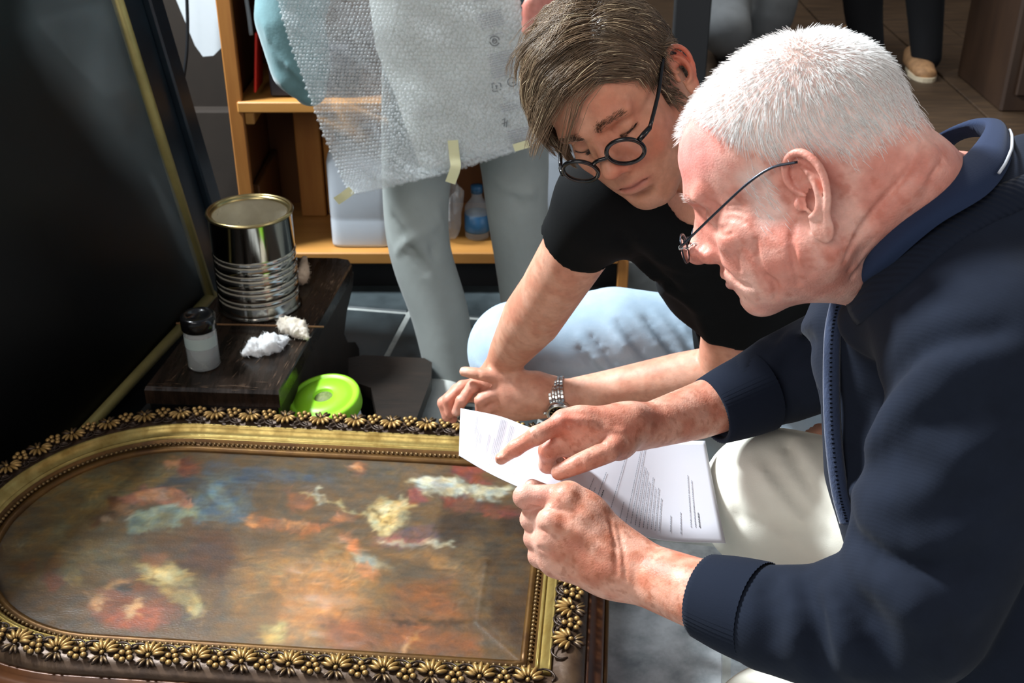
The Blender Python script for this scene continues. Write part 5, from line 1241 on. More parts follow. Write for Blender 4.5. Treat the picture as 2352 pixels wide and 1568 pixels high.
def young_man():
    v, V, Q, N, c, hm = young_head()
    T = thing('person', 'young man in a black T-shirt and light jeans crouching with clasped hands', 'person', (.2, 1.72, 0))
    parts = [(v.world(V), Q, c)]
    shR, elR, wrR = P(1395, 462, 1.52), P(1262, 672, 1.70), P(1152, 842, 1.905)
    shL, elL, wrL = P(1745, 570, 1.64), P(1660, 850, 1.83), P(1290, 912, 1.885)
    base, red, pale, spot = '#c48d74', '#b06a54', '#d4a48e', '#a06048'
    lo, hi = bbox([P(1000, 600, 1.65), P(1000, 990, 1.9), P(1760, 720, 1.8), P(1760, 960, 1.9), shR, elR, shL], .06); g = Vox(lo, hi, .0031)
    nR = nrm(np.cross(elR-wrR, [0, 0, 1]))
    g.chain([shR, P(1322, 575, 1.61), elR, P(1222, 730, 1.765), P(1172, 805, 1.86), wrR], [.050, .047, .0445, .0455, .033, .0270], .02)
    g.chain([shL, P(1690, 720, 1.74), elL, P(1560, 868, 1.85), P(1400, 895, 1.875), wrL], [.052, .047, .040, .040, .032, .027], .02)
    # left hand (watch hand), thumb on top
    D = 1.895
    idx = [P(1160, 890, D-.02), P(1105, 918, D-.022), P(1104, 950, D-.002), P(1136, 956, D+.01)]
    mid = [P(1166, 912, D-.012), P(1116, 938, D-.008), P(1120, 962, D+.012), P(1150, 964, D+.02)]
    rin = [P(1172, 930, D), P(1130, 952, D+.006), P(1134, 970, D+.022), P(1160, 970, D+.03)]
    pin = [P(1184, 944, D+.012), P(1150, 962, D+.018), P(1152, 976, D+.03), P(1172, 976, D+.034)]
    th = ([P(1226, 880, D-.01), P(1160, 866, D-.024), P(1108, 860, D-.026), P(1066, 853, D-.02)], [.019, .0135, .0105, .0082])
    hand_sdf(g, [P(1270, 895, D-.008), P(1272, 905, D-.004), P(1274, 918, D), P(1276, 928, D+.006)], [idx, mid, rin, pin], th, [.0115, .0102, .0092, .0078], .0165, extra=[(P(1240, 905, D-.006), P(1180, 915, D-.006), .030, .026, .02)])
    # right hand, fingers wrapped, seen left of it
    A1 = [P(1118, 882, D+.012), P(1086, 888, D-.004), P(1060, 920, D-.008), P(1048, 946, D-.002)]
    A2 = [P(1104, 880, D+.03), P(1062, 888, D+.018), P(1030, 918, D+.014), P(1034, 950, D+.02)]
    A3 = [P(1100, 890, D+.045), P(1050, 896, D+.035), P(1018, 925, D+.032), P(1026, 958, D+.035)]
    A4 = [P(1100, 905, D+.06), P(1052, 915, D+.055), P(1026, 940, D+.05), P(1040, 962, D+.05)]
    hand_sdf(g, [P(1148, 850, 1.905)]*4, [A1, A2, A3, A4], ([P(1150, 860, D+.03), P(1140, 890, D+.04), P(1120, 915, D+.045), P(1106, 930, D+.045)], [.016, .013, .0105, .009]), [.0112, .0102, .0094, .0080], .0155)
    for cr in ([(1080, 900), (1090, 905), (1100, 912)], [(1052, 900), (1058, 910), (1068, 916)], [(1098, 852), (1100, 860), (1098, 868)]): g.crease(cr, .0012, .004)
    Va, Qa = g.poly(1); ca = skin_col(Va, base, red, pale, spot, 40, 160, (.4, .4, .25), .62); px = proj(Va)
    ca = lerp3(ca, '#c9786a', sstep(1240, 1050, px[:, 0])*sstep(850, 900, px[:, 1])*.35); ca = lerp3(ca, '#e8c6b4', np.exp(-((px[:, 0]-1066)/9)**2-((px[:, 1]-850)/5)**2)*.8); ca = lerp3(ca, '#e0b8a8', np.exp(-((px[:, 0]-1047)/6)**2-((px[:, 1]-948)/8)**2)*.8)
    parts.append((Va, Qa, ca))
    hip = np.array([.40, 1.93, .40]); knR = P(1188, 802, 2.03); knL = P(1900, 1010, 1.80)
    ft = lambda k, dx, dy: np.array([k[0]+dx, k[1]+dy, .09])
    B, Qb = low_body([([hip+(.04, .03, -.02), P(1760, 640, 1.80), P(1640, 430, 1.58)], [.08, .085, .055]), ([shR, P(1640, 480, 1.6), shL], [.05, .07, .05]), ([hip+(.0, .04, -.02), knR], [.065, .05]), ([hip+(.1, .02, -.02), knL], [.065, .05]),
                      ([knR, ft(knR, .16, .36)], [.05, .038]), ([knL, ft(knL, .06, .1)], [.05, .038]), ([ft(knR, .16, .36)+(0, 0, -.05), ft(knR, .12, .22)+(0, 0, -.055)], [.035, .03]), ([ft(knL, .06, .1)+(0, 0, -.05), ft(knL, .05, -.05)+(0, 0, -.055)], [.035, .03])])
    parts.append((B, Qb, np.tile(np.array(srgb(base)), (len(B), 1)))); V2, Q2, C2 = join(parts); obj('body', V2, Q2, M['skin_young'], T, True, C2)
    Vh, Qh, ch = hair_young(v, V, N, hm); obj('hair', v.world(Vh), Qh, M['hair_brown'], T, True, ch)
    b1 = brow(v, [(.097, .010, .036), (.0975, .022, .0405), (.087, .045, .0375)], 240, .0052, .0002, '#55402f', 4, 1.0, .0021); obj('eyebrows', v.world(b1[0]), b1[1], M['hair_brown'], T, True, b1[2])['kind'] = 'stuff'
    b1 = brow(v, [(.0875, .0195, .0108), (.0905, .031, .0076), (.0830, .0455, .0112)], 90, .0055, .0002, '#1c130d', 6, 1.0, .0006); obj('eyelashes', v.world(b1[0]), b1[1], M['hair_brown'], T, True, b1[2])['kind'] = 'stuff'
    # ---- black T-shirt
    lo, hi = np.array([.0, 1.22, .28]), np.array([.68, 2.15, 1.06]); t = Vox(lo, hi, .0056)
    t.chain([hip+(.05, .02, .0), P(1800, 770, 1.90), P(1730, 600, 1.76), P(1650, 480, 1.64)], [.150, .135, .115, .08], .05)
    t.chain([shR, P(1500, 470, 1.56), P(1640, 470, 1.62), P(1720, 540, 1.64), shL], [.064, .07, .075, .07, .064], .05)
    t.cone(P(1560, 530, 1.63), P(1690, 660, 1.77), .075, .098, .05)
    t.chain([shR, P(1352, 515, 1.56), P(1306, 585, 1.63)], [.062, .056, .054], .03)
    t.chain([shL, P(1705, 690, 1.71), P(1676, 775, 1.78)], [.062, .058, .054], .03)
    a, b = P(1330, 548, 1.60), P(1284, 614, 1.66); t.cut(a, b-a, .004, a-.09, a+.09); a2, b2 = P(1692, 735, 1.745), P(1668, 800, 1.80); t.cut(a2, b2-a2, .004, a2-.085, a2+.085)
    for p0, p1, r in ((P(1352, 515, 1.57), b, .0495), (P(1702, 700, 1.72), b2, .048)): t.cone(p0, p1, r, r, .003, 'sub')
    t.cone(P(1600, 405, 1.52), P(1650, 440, 1.60), .062, .062, .004, 'sub')
    for cr, r, md in [([(1440, 520), (1500, 580), (1580, 620)], .006, 'add'), ([(1430, 560), (1510, 640), (1600, 700)], .007, 'add'), ([(1420, 540), (1490, 620), (1580, 680)], .005, 'sub'), ([(1560, 640), (1610, 720), (1640, 800)], .007, 'add')]: t.crease(cr, r, .02, md, lift=-.002)
    Vt, Qt = t.poly(2); obj('t_shirt', Vt, Qt, M['tee'], T)
    # ---- jeans
    lo, hi = np.array([-.20, 1.45, .0]), np.array([.75, 2.25, .62]); j = Vox(lo, hi, .0054)
    j.chain([hip+(.03, .03, .0), P(1580, 812, 2.08), P(1410, 790, 2.05), knR+(0, 0, -.005)], [.11, .100, .100, .080], .03)
    j.chain([hip+(.09, .02, .0), P(1870, 960, 1.92), knL+(0, 0, -.01)], [.11, .092, .082], .03)
    j.chain([knR, ft(knR, .08, .18)+(0, 0, .17), ft(knR, .16, .36)+(0, 0, .01)], [.078, .066, .058], .03); j.chain([knL, ft(knL, .05, .08)+(0, 0, .01)], [.078, .06], .03)
    for cr, r, md in [([(1330, 770), (1380, 830), (1430, 880)], .0065, 'add'), ([(1390, 740), (1440, 800), (1490, 860)], .0065, 'add'), ([(1450, 725), (1500, 780), (1550, 840)], .006, 'add'), ([(1500, 720), (1545, 770), (1580, 830)], .006, 'add'), ([(1360, 770), (1410, 830), (1460, 880)], .005, 'sub'), ([(1420, 740), (1470, 800), (1520, 860)], .005, 'sub'), ([(1480, 730), (1525, 780), (1565, 840)], .005, 'sub'),
                      ([(1100, 840), (1140, 860), (1190, 870)], .006, 'add'), ([(1330, 800), (1370, 850), (1400, 885)], .004, 'sub'), ([(1550, 730), (1590, 780), (1610, 830)], .006, 'add')]:
        j.crease(cr, r*.85, .009, md, lift=.001 if md == 'add' else 0)
    Vj, Qj = j.poly(2); obj('jeans', Vj, Qj, M['jeans'], T)
    for k, dx, dy in ((knR, .16, .36), (knL, .05, .08)):
        f = ft(k, dx, dy); q = Vox(f+(-.07, -.2, -.1), f+(.07, .1, .06), .006); q.chain([f+(0, .04, -.04), f+(0, -.06, -.05), f+(0, -.14, -.06)], [.043, .04, .028], .02); q.cut(f*(1, 1, 0)+(0, 0, .002), (0, 0, -1)); Vf, Qf = q.poly(1); obj('shoe', Vf, Qf, M['shoe_pale'], T)
    return v
OLD_V = old_man(); YNG_V = young_man()
# ================================================================== OTHER PEOPLE AND THE WRAPPED PARCEL
def leg_cloth(chains, folds, h, m, T, name='trousers', cutz=None, pad=.05):
    pts = np.vstack([np.array(c[0]) for c in chains]); r = max(max(c[1]) for c in chains); v = Vox(pts.min(0)-r-pad, pts.max(0)+r+pad, h)
    for p, rr in chains: v.chain(p, rr, .03, n=4*len(p))
    for cr, rad, md in folds: v.crease(cr, rad, .014, md, lift=-.001 if md == 'add' else .001)
    if cutz is not None: v.cut((0, 0, cutz), (0, 0, -1))
    V, Q = v.poly(2); return obj(name, V, Q, m, T)
def shoe(T, heel, toe, w, m, sole_m, h=.075):
    heel, toe = np.array(heel, float), np.array(toe, float); d = nrm(toe-heel); s = np.cross([0, 0, 1], d); L = np.linalg.norm(toe-heel)
    lo = np.minimum(heel, toe)-.09; hi = np.maximum(heel, toe)+.12; lo[2] = -.01; v = Vox(lo, hi, .0045)
    v.chain([heel+d*.035+(0, 0, .065), heel+d*.05+(0, 0, .04), heel+d*L*.5+(0, 0, .036), toe-d*.035+(0, 0, .028)], [.036, .038, .037, .030], .02, flat=(s, .074/w)); v.cut((0, 0, .014), (0, 0, -1))
    V, Q = v.poly(2); o = obj('shoe', V, Q, m, T)
    out = []
    for k in range(28):
        a = 2*math.pi*k/28; ca, sa = math.cos(a), math.sin(a); wd = w*.5*(1.0 if ca > 0 else .8); out.append((heel+toe)/2+d*ca*(L/2+.006)+s*math.copysign(abs(sa)**.75, sa)*(wd+.004))
    out = np.array(out); out[:, 2] = .001; fixn(MB().prism(out, (0, 0, .020)).build('sole', sole_m, o))
    for k in range(4):
        c = heel+d*(L*(.42+.09*k))+np.array([0, 0, .074-.006*k]); MB().tube(spline([c-s*w*.28+(0, 0, -.006), c, c+s*w*.28+(0, 0, -.006)], 8), .003, 6).build('lace', sole_m, o, True)
    return o
def standing():
    T = thing('person', 'standing person in pale grey trousers and teal jacket holding a wrapped parcel', 'person', (-.1, 2.45, 0))
    y = 2.42
    l1 = [ony(985, 120, y+.08), ony(958, 380, y+.03), ony(962, 560, y), ony(1010, 720, y-.03), ony(1034, 850, y-.06)]; l2 = [ony(1140, 120, y+.1), ony(1178, 340, y+.08), ony(1188, 480, y+.06), ony(1205, 620, y+.06), ony(1218, 770, y+.06)]
    folds = [([(900, 470), (960, 560), (1010, 610)], .006, 'add'), ([(905, 500), (955, 590), (990, 640)], .005, 'sub'), ([(960, 780), (1010, 760), (1068, 775)], .007, 'add'), ([(985, 820), (1030, 800), (1070, 812)], .006, 'sub'), ([(1000, 840), (1040, 828), (1072, 838)], .007, 'add'),
             ([(1000, 470), (1030, 560), (1055, 650)], .004, 'add'), ([(1120, 400), (1180, 440), (1240, 440)], .006, 'add'), ([(1180, 450), (1215, 500), (1250, 560)], .005, 'sub'), ([(1110, 480), (1140, 560), (1160, 640)], .005, 'add'), ([(945, 700), (985, 690), (1020, 720)], .008, 'add'), ([(920, 640), (960, 700), (1010, 740)], .008, 'sub'), ([(900, 600), (930, 560), (1000, 520)], .008, 'add'), ([(1040, 700), (1010, 640), (990, 560)], .006, 'sub'), ([(1060, 760), (1045, 690), (1030, 620)], .007, 'add'), ([(960, 820), (1000, 800), (1060, 800)], .008, 'sub'), ([(1130, 500), (1170, 560), (1240, 600)], .008, 'add'), ([(1210, 420), (1235, 470), (1262, 500)], .006, 'add'), ([(1150, 620), (1190, 640), (1240, 630)], .006, 'sub')]
    leg_cloth([(l1, [.10, .078, .070, .066, .058]), (l2, [.10, .080, .070, .066, .060])], folds, .006, M['grey_trouser'], T)
    # jacket: torso behind the parcel and the hanging sleeve with its hem
    v = Vox(np.array([-.62, 2.16, .42]), np.array([.16, 2.82, 1.42]), .0065)
    v.chain([ony(1060, 60, y+.10), ony(1040, -200, y+.12), ony(1030, -420, y+.12)], [.155, .16, .15], .05, flat=(np.array([0, 1., 0]), 1.25))
    v.chain([ony(780, -380, y+.05), ony(690, -120, y-.02), ony(665, 40, y-.05), ony(690, 150, y-.06), ony(712, 205, y-.06)], [.085, .08, .07, .062, .035], .03)
    v.chain([ony(1300, -380, y+.1), ony(1330, -150, y+.04), ony(1270, -30, y-.06)], [.08, .07, .055], .03)
    for cr, r, md in [([(610, 60), (640, 130), (690, 190)], .007, 'add'), ([(620, 100), (650, 160), (700, 205)], .006, 'sub'), ([(640, 180), (672, 214), (705, 226)], .006, 'add')]: v.crease(cr, r, .014, md)
    V, Q = v.poly(2); obj('jacket', V, Q, M['teal'], T)
    # body: head and trunk above the frame, hands at the parcel
    sk = Vox(np.array([-.60, 2.1, .55]), np.array([.30, 2.8, 1.75]), .006)
    hd = np.array([-.12, 2.50, 1.58]); sk.ell(hd, (.075, .095, .115), .02); sk.cone(hd+(0, .02, -.08), hd+(0, .04, -.24), .052, .058, .03); sk.chain([hd+(0, .05, -.25), ony(1060, 0, y+.12)], [.10, .11], .04)
    hR = [ony(1262, -46, 2.27), ony(1226, -8, 2.25), ony(1212, 14, 2.245), ony(1206, 30, 2.25)]
    sk.chain([ony(1290, -80, 2.32), hR[0]], [.028, .026], .02)
    for k in range(4): sk.chain([hR[0]+(0, 0, -.016*k), hR[1]+(0, 0, -.016*k), hR[2]+(-.004, .004, -.016*k)], [.014, .011, .009], .006)
    V, Q = sk.poly(2); obj('body', V, Q, M['skin_young'], T, True, skin_col(V, '#c9897c', '#b8685c', '#d9a898', '#a86a50'))
    sh = onz(1015, 900, .05); shoe(T, (sh[0]+.03, sh[1]+.13, 0), (sh[0]-.035, sh[1]-.12, 0), .095, M['shoe_pale'], M['sole']); shoe(T, (.0, y+.10, 0), (.04, y-.16, 0), .095, M['shoe_pale'], M['sole'])
standing()
def parcel():
    yp = 2.26; pin = lambda x, y, dy=0: ony(x, y, yp+dy)
    T = thing('wrapped_parcel', 'large flat parcel in bubble wrap held by the standing person', 'parcel', pin(1000, 400))
    # inner board (right part) as a thin slab
    out = [(832, -120), (1165, -120), (1193, 0), (1222, 190), (1236, 318), (1120, 352), (1020, 384), (968, 392), (905, 215), (862, 110)]
    fixn(MB().prism([pin(x, y, .012) for x, y in out], (0, .02, 0)).build('board', M['board'], T))
    # bubble film over everything, slightly wavy
    L = spline([(600, -120), (638, 0), (664, 90), (700, 190), (740, 300), (782, 400), (806, 446)], 40); R_ = spline([(1172, -120), (1196, 0), (1212, 90), (1224, 190), (1230, 250), (1236, 300), (1240, 326)], 40); bot = None
    n, m = 40, 46; V = []
    for i in range(n):
        for j in range(m):
            t = j/(m-1); x = L[i, 0]*(1-t)+R_[i, 0]*t; yy = L[i, 1]*(1-t)+R_[i, 1]*t; V.append(pin(x, yy+10*math.sin(t*math.pi)*(i/n), -.002-.03*sstep(.42, .2, t)+.004*math.sin(9*t+i*.4)+.004*math.sin(23*t-i*.7)))
    V = np.array(V); idx = np.arange(n*m).reshape(n, m); q = np.stack([idx[:-1, :-1], idx[1:, :-1], idx[1:, 1:], idx[:-1, 1:]], -1).reshape(-1, 4)
    fl = obj('film', V, q, M['film'], T)
    # bubbles: small domes in staggered rows (too many to count)
    G = V.reshape(n, m, 3); b = MB(); rows, cols = 74, 62
    me_v = []; me_f = []; base = 0; k = 6
    for r in range(rows):
        for c in range(cols):
            fi = r/(rows-1)*(n-1.001); fj = (c+.5*(r % 2))/(cols)*(m-1.001); i, j = int(fi), int(fj); u, w = fi-i, fj-j
            p = (G[i, j]*(1-u)*(1-w)+G[i+1, j]*u*(1-w)+G[i, j+1]*(1-u)*w+G[i+1, j+1]*u*w)
            px = proj(p)
            if px[1] < -25: continue
            jit = .0016 if px[0] > 900 else .0005; p = p+np.array([random.uniform(-jit, jit), 0, random.uniform(-jit, jit)]); rad = .0040*random.uniform(.75, 1.15); hh = .0026*random.uniform(.4, 1.15); tx = random.uniform(-.001, .001)
            ring = [p+np.array([rad*math.cos(2*math.pi*a/k), -.0004, rad*math.sin(2*math.pi*a/k)]) for a in range(k)]; ring2 = [p+np.array([tx+rad*.62*math.cos(2*math.pi*a/k), -.0004-hh*.8, rad*.62*math.sin(2*math.pi*a/k)]) for a in range(k)]
            me_v += ring+ring2+[p+np.array([tx, -.0004-hh, 0])]
            for a in range(k): a2 = (a+1) % k; me_f += [(base+a, base+k+a, base+k+a2, base+a2), (base+k+a, base+2*k, base+k+a2)]
            base += 2*k+1
    o = obj('bubbles', me_v, me_f, M['bubble'], T); o['kind'] = 'stuff'; fixn(o)
    # tapes
    def tape(name, pts, w, par):
        c = spline([pin(*p) for p in pts], 12); V = []
        for i, p in enumerate(c): d = nrm(np.gradient(c, axis=0)[i]); s = nrm(np.cross(d, [0, 1, 0])); V += [p-s*w/2, p+s*w/2]
        return obj(name, V, [(2*i, 2*i+1, 2*i+3, 2*i+2) for i in range(11)], M['tape'], par)
    tape('tape_strip', [(1040, 322, -.014), (1044, 360, -.014), (1046, 385, -.022), (1034, 420, -.02)], .021, T); tape('tape_strip', [(808, 436, -.036), (790, 450, -.038), (772, 462, -.034)], .018, T)
    tape('tape_strip', [(1180, 340, -.012), (1200, 334, -.012), (1215, 330, -.012)], .016, T)
    # printed marks on the wrap: rows of tiny unreadable lettering and symbols, tilted like the parcel
    pr = MB(); rr = random.Random(4); a = math.radians(-14); ca, sa = math.cos(a), math.sin(a)
    O = np.array([1122., 20.]); dn = np.array([.24, 1.0])
    def quad(u, v, w, h):  # u along the text line, v down the column (pixels)
        q = []
        for du, dv in ((0, 0), (w, 0), (w, h), (0, h)): x = O[0]+dn[0]*v+(u+du)*ca-(dv)*sa*0; yv = O[1]+dn[1]*(v+dv)+(u+du)*sa; q.append(pin(x, yv, -.0085))
        pr.add(q, [(0, 1, 2, 3)])
    def text(v0, rows, u0, w, dv=5.2):
        for r in range(rows):
            u = u0+rr.uniform(0, 3)
            while u < u0+w:
                l = rr.uniform(3, 8); quad(u, v0+r*dv, min(l, u0+w-u), 1.9); u += l+1.8
    text(-30, 2, -30, 52); text(8, 7, -32, 60); text(58, 1, -18, 38); text(100, 11, -28, 62); text(196, 3, -16, 52); text(214, 4, -26, 60); text(276, 6, -26, 62)
    ob = pr.build('printed_text', M['ink_light'], T); ob['kind'] = 'stuff'
    sy = MB()
    def circ(cx, cy, r, a0, a1, w): sy.tube([pin(cx+r*math.cos(t), cy+r*math.sin(t), -.0095) for t in np.linspace(a0, a1, 20)], w, 5)
    circ(1136, 94, 11, .4, 3.0, .0010); circ(1136, 94, 11, 3.5, 6.1, .0010); circ(1136, 94, 5, 0, 6.28, .0009); sy.tube([pin(1131, 94, -.0095), pin(1141, 93, -.0095)], .0009, 5)
    circ(1176, 188, 10, .3, 5.6, .0009); sy.tube([pin(1176, 190, -.0095), pin(1184, 188, -.0095), pin(1185, 195, -.0095)], .0011, 5)
    for cx, cy in ((1140, 200),):
        for (x0, y0, x1, y1) in ((-10, -8, -4, -10), (-10, -8, -9, 3), (4, -10, 10, -8), (10, -8, 11, 0), (-9, 6, -7, 10), (-7, 10, 4, 9), (8, 7, 11, 4), (-3, -3, 3, -3), (0, -3, 0, 4)): sy.tube([pin(cx+x0, cy+y0, -.0095), pin(cx+x1, cy+y1, -.0095)], .0009, 5)
    for (x0, y0, x1, y1) in ((1153, 276, 1160, 272), (1160, 272, 1158, 290), (1153, 284, 1165, 280), (1165, 276, 1163, 292)): sy.tube([pin(x0, y0, -.0095), pin(x1, y1, -.0095)], .0009, 5)
    sy.build('printed_symbols', M['ink'], T, True)['kind'] = 'stuff'
parcel()
def far_people():
    T = thing('person', 'person in dark trousers and beige sneakers standing on the wooden floor', 'person', (1.55, 4.9, .02))
    a1 = [ony(1985, -260, 5.15), ony(1982, 0, 5.15), ony(1996, 110, 5.1)]; a2 = [ony(2115, -260, 4.95), ony(2125, 0, 4.95), ony(2128, 130, 4.92)]
    leg_cloth([(a1, [.11, .085, .065]), (a2, [.11, .078, .062])], [], .01, M['black_trouser'], T)
    v = Vox(np.array([1.2, 4.7, .9]), np.array([1.95, 5.4, 1.9]), .015); v.chain([(1.55, 5.1, 1.0), (1.55, 5.1, 1.4)], [.17, .2], .05); V, Q = v.poly(1); obj('jumper', V, Q, M['folder'], T)
    v = Vox(np.array([1.3, 4.8, 1.3]), np.array([1.8, 5.4, 1.95]), .01); v.ell((1.55, 5.1, 1.76), (.075, .095, .115), .02); v.cone((1.55, 5.1, 1.4), (1.55, 5.1, 1.7), .06, .05, .03); V, Q = v.poly(1); obj('body', V, Q, M['skin_young'], T, True, skin_col(V, '#c9897c', '#b8685c', '#d9a898', '#a86a50'))
    def snk(px, py, yaw, dz=.03):
        p = onz(px, py, dz); d = np.array([math.sin(yaw), -math.cos(yaw), 0]); heel = p-d*.24; toe = p+d*.02; o = shoe(T, (heel[0], heel[1], 0), (toe[0], toe[1], 0), .11, M['shoe'], M['sole']); o.location.z += dz; return o
    snk(2126, 188, -.06); snk(2002, 130, .2)
    T = thing('person', 'crouching person in grey trousers far behind the older man', 'person', (.95, 5.1, .02))
    leg_cloth([([ony(1700, -200, 5.3), ony(1660, -20, 5.2), ony(1668, 70, 5.0)], [.14, .13, .10]), ([ony(1668, 70, 5.0), ony(1690, 120, 5.15)], [.10, .07]), ([ony(1780, -160, 5.4), ony(1770, 20, 5.2), ony(1730, 110, 5.25)], [.13, .11, .08])], [([(1630, 30), (1680, 45), (1730, 30)], .015, 'sub'), ([(1640, 80), (1690, 90), (1740, 80)], .012, 'add')], .012, M['grey_trouser_far'], T)
    v = Vox(np.array([.5, 4.8, .5]), np.array([1.7, 5.9, 1.7]), .02); v.chain([(1.0, 5.35, .75), (1.0, 5.3, 1.15)], [.2, .21], .05); V, Q = v.poly(1); obj('jumper', V, Q, M['folder'], T)
    v = Vox(np.array([.8, 5.0, 1.1]), np.array([1.3, 5.6, 1.75]), .012); v.ell((1.0, 5.25, 1.5), (.075, .095, .115), .02); v.cone((1.0, 5.3, 1.2), (1.0, 5.25, 1.45), .06, .05, .03); V, Q = v.poly(1); obj('body', V, Q, M['skin_young'], T, True, skin_col(V, '#c9897c', '#b8685c', '#d9a898', '#a86a50'))
    p0, p1 = ony(1540, 185, 3.9), ony(1620, 185, 3.9)
    o = MB().box(((p0[0]+p1[0])/2, 3.92, 1.0), p1[0]-p0[0], .05, 2.0, bev=.004).build('dark_panel', M['black_matte']); meta(o, 'tall black panel standing behind the young man', 'panel')
    T = thing('cabinet', 'dark wooden cabinet at the back on the plank floor', 'cabinet', (2.12, 4.6, .03))
    MB().box((2.12, 4.62, .55), .5, .5, 1.04, bev=.01).build('body', M['pine_dark_cab'], T); MB().box((2.12, 4.36, .55), .42, .02, .9, bev=.006).build('door', M['pine_dark_cab'], T)
M['pine_dark_cab'] = mat('pine_dark_cab', '#2a1c14', .5, base2='#3a281b', vscale=8, stretch=(1, 1, .2))
far_people()
# ================================================================== PAPER, GLASSES, WATCH
def sheet():
    TL = [(1058, 937, 1.375), (1150, 956, 1.385), (1250, 990, 1.392), (1400, 1006, 1.415), (1520, 1012, 1.44), (1620, 1012, 1.455)]
    BL = [(1054, 1046, 1.335), (1120, 1084, 1.315), (1205, 1124, 1.292), (1330, 1180, 1.298), (1500, 1236, 1.325), (1667, 1247, 1.345)]
    n, m = 60, 24; a = spline([P(*p) for p in TL], n); b = spline([P(*p) for p in BL], n); G = np.zeros((n, m, 3)); up = nrm([0, -.3, 1])
    for i in range(n):
        for j in range(m):
            t = j/(m-1); u = i/(n-1); G[i, j] = a[i]*(1-t)+b[i]*t+up*(.004*math.sin(t*math.pi)*math.cos(u*2.4)-.006*math.sin(math.pi*t)*math.exp(-((u-.28)/.12)**2))
    rc = .10                                                       # rounded lower left bend
    V = G.reshape(-1, 3); idx = np.arange(n*m).reshape(n, m); q = np.stack([idx[:-1, :-1], idx[:-1, 1:], idx[1:, 1:], idx[1:, :-1]], -1).reshape(-1, 4)
    T = thing('paper_sheet', 'white printed sheet held in the fist of the older man', 'paper', G.mean((0, 1)))
    o = obj('sheet', V, q, M['paper'], T); md = o.modifiers.new('thickness', 'SOLIDIFY'); md.thickness = .0006; md.offset = -1
    nr = nrm(np.cross(G[30, 0]-G[20, 0], G[25, 12]-G[25, 0])); nr = nr if nr[2] > 0 else -nr
    def at(u, v):
        fi, fj = u*(n-1.001), v*(m-1.001); i, j = int(fi), int(fj); a_, b_ = fi-i, fj-j; return G[i, j]*(1-a_)*(1-b_)+G[i+1, j]*a_*(1-b_)+G[i, j+1]*(1-a_)*b_+G[i+1, j+1]*a_*b_+nr*.0007
    rr = random.Random(8); tx = MB(); bold = MB()
    def col(u, v0, v1, w=.0035, mb=tx):
        v = v0
        while v < v1-.01:
            l = min(rr.uniform(.006, .026), v1-v); c = [at(u, v), at(u+w, v), at(u+w, v+l), at(u, v+l)]; mb.add(c, [(0, 1, 2, 3)]); v += l+rr.uniform(.003, .006)
    for k, (u, v0, v1) in enumerate([(.085, .1, .5), (.10, .34, .8), (.118, .45, .62), (.165, .40, .72), (.195, .42, .9), (.205, .05, .75), (.213, .05, .8), (.221, .05, .95), (.229, .05, .95), (.245, .62, .98), (.255, .10, .98), (.263, .1, .98), (.271, .1, .98), (.29, .3, .98), (.298, .3, .98), (.306, .2, .98), (.33, .5, .9)]): col(u, v0, v1, .0020)
    for u, v0, v1 in [(.60, .55, .93), (.615, .66, .95), (.63, .45, .93), (.675, .08, .92), (.705, .72, .93), (.722, .02, .93), (.735, .06, .93), (.747, .30, .93), (.758, .34, .93), (.769, .45, .93), (.78, .40, .93), (.791, .5, .93), (.802, .5, .93), (.813, .6, .93), (.845, .76, .93), (.875, .72, .93), (.905, .35, .86), (.918, .40, .86)]: col(u, v0, v1, .0026)
    for u, v0, v1 in [(.64, .66, .93), (.93, .72, .87)]: col(u, v0, v1, .0036, bold)
    tx.build('printed_text', M['ink_light'], o)['kind'] = 'stuff'; bold.build('bold_text', M['ink'], o)['kind'] = 'stuff'
sheet()
def arc_pts(c, ex, ey, r, n=40, a0=0, a1=2*math.pi, closed=True): return [c+ex*r*math.cos(t)+ey*r*math.sin(t) for t in np.linspace(a0, a1, n, endpoint=not closed)]
def glasses_young():
    Rm, t = YNG_R, YNG_T; Lw = lambda *p: np.array(p) @ Rm.T+t
    T = thing('eyeglasses', 'round black framed glasses on the young man', 'glasses', Lw(.1, 0, 0))
    tilt = -.27; ez = nrm(np.array([-math.sin(tilt), 0, math.cos(tilt)]) @ Rm.T)
    for sd, nm in ((1, 'L'), (-1, 'R')):
        ey = nrm(np.array([-.12*sd, 1, 0]) @ Rm.T); c = Lw(.1145, .0330*sd, .0055); r = .0212
        rim = MB(); pts = arc_pts(c, ey, ez, r, 48); ro = rim.tube(pts, .0026, 10, closed=True).build('rim', M['acetate'], T, True)
        V = [c]+arc_pts(c, ey, ez, r-.001, 40); V = np.array(V); nn = nrm(np.cross(ey, ez)); V2 = V+nn*.0015; k = 40
        Fc = [(0, 1+i, 1+(i+1) % k) for i in range(k)]+[(k+1, k+2+(i+1) % k, k+2+i) for i in range(k)]+[(1+i, k+2+i, k+2+(i+1) % k, 1+(i+1) % k) for i in range(k)]
        fixn(obj('lens', np.vstack([V, V2]), Fc, M['lens'], ro, False))
        h = c+ey*sd*(r+.002)+ez*.006; hb = Lw(.096, .066*sd, .010)
        MB().tube([h, h*.5+hb*.5, hb], [.0030, .0034, .0030], 8).build('hinge', M['acetate'], T, True)
        MB().tube(spline([hb, Lw(.05, .074*sd, .020), Lw(.012, .0775*sd, .030), Lw(-.006, .080*sd, .031), Lw(-.022, .0815*sd, .016)], 24), .0024, 8).build('temple', M['acetate'], T, True)
    MB().tube(spline([Lw(.1165, .0115, .0085), Lw(.1205, 0, .0125), Lw(.1165, -.0115, .0085)], 12), .0025, 8).build('bridge', M['acetate'], T, True)
glasses_young()
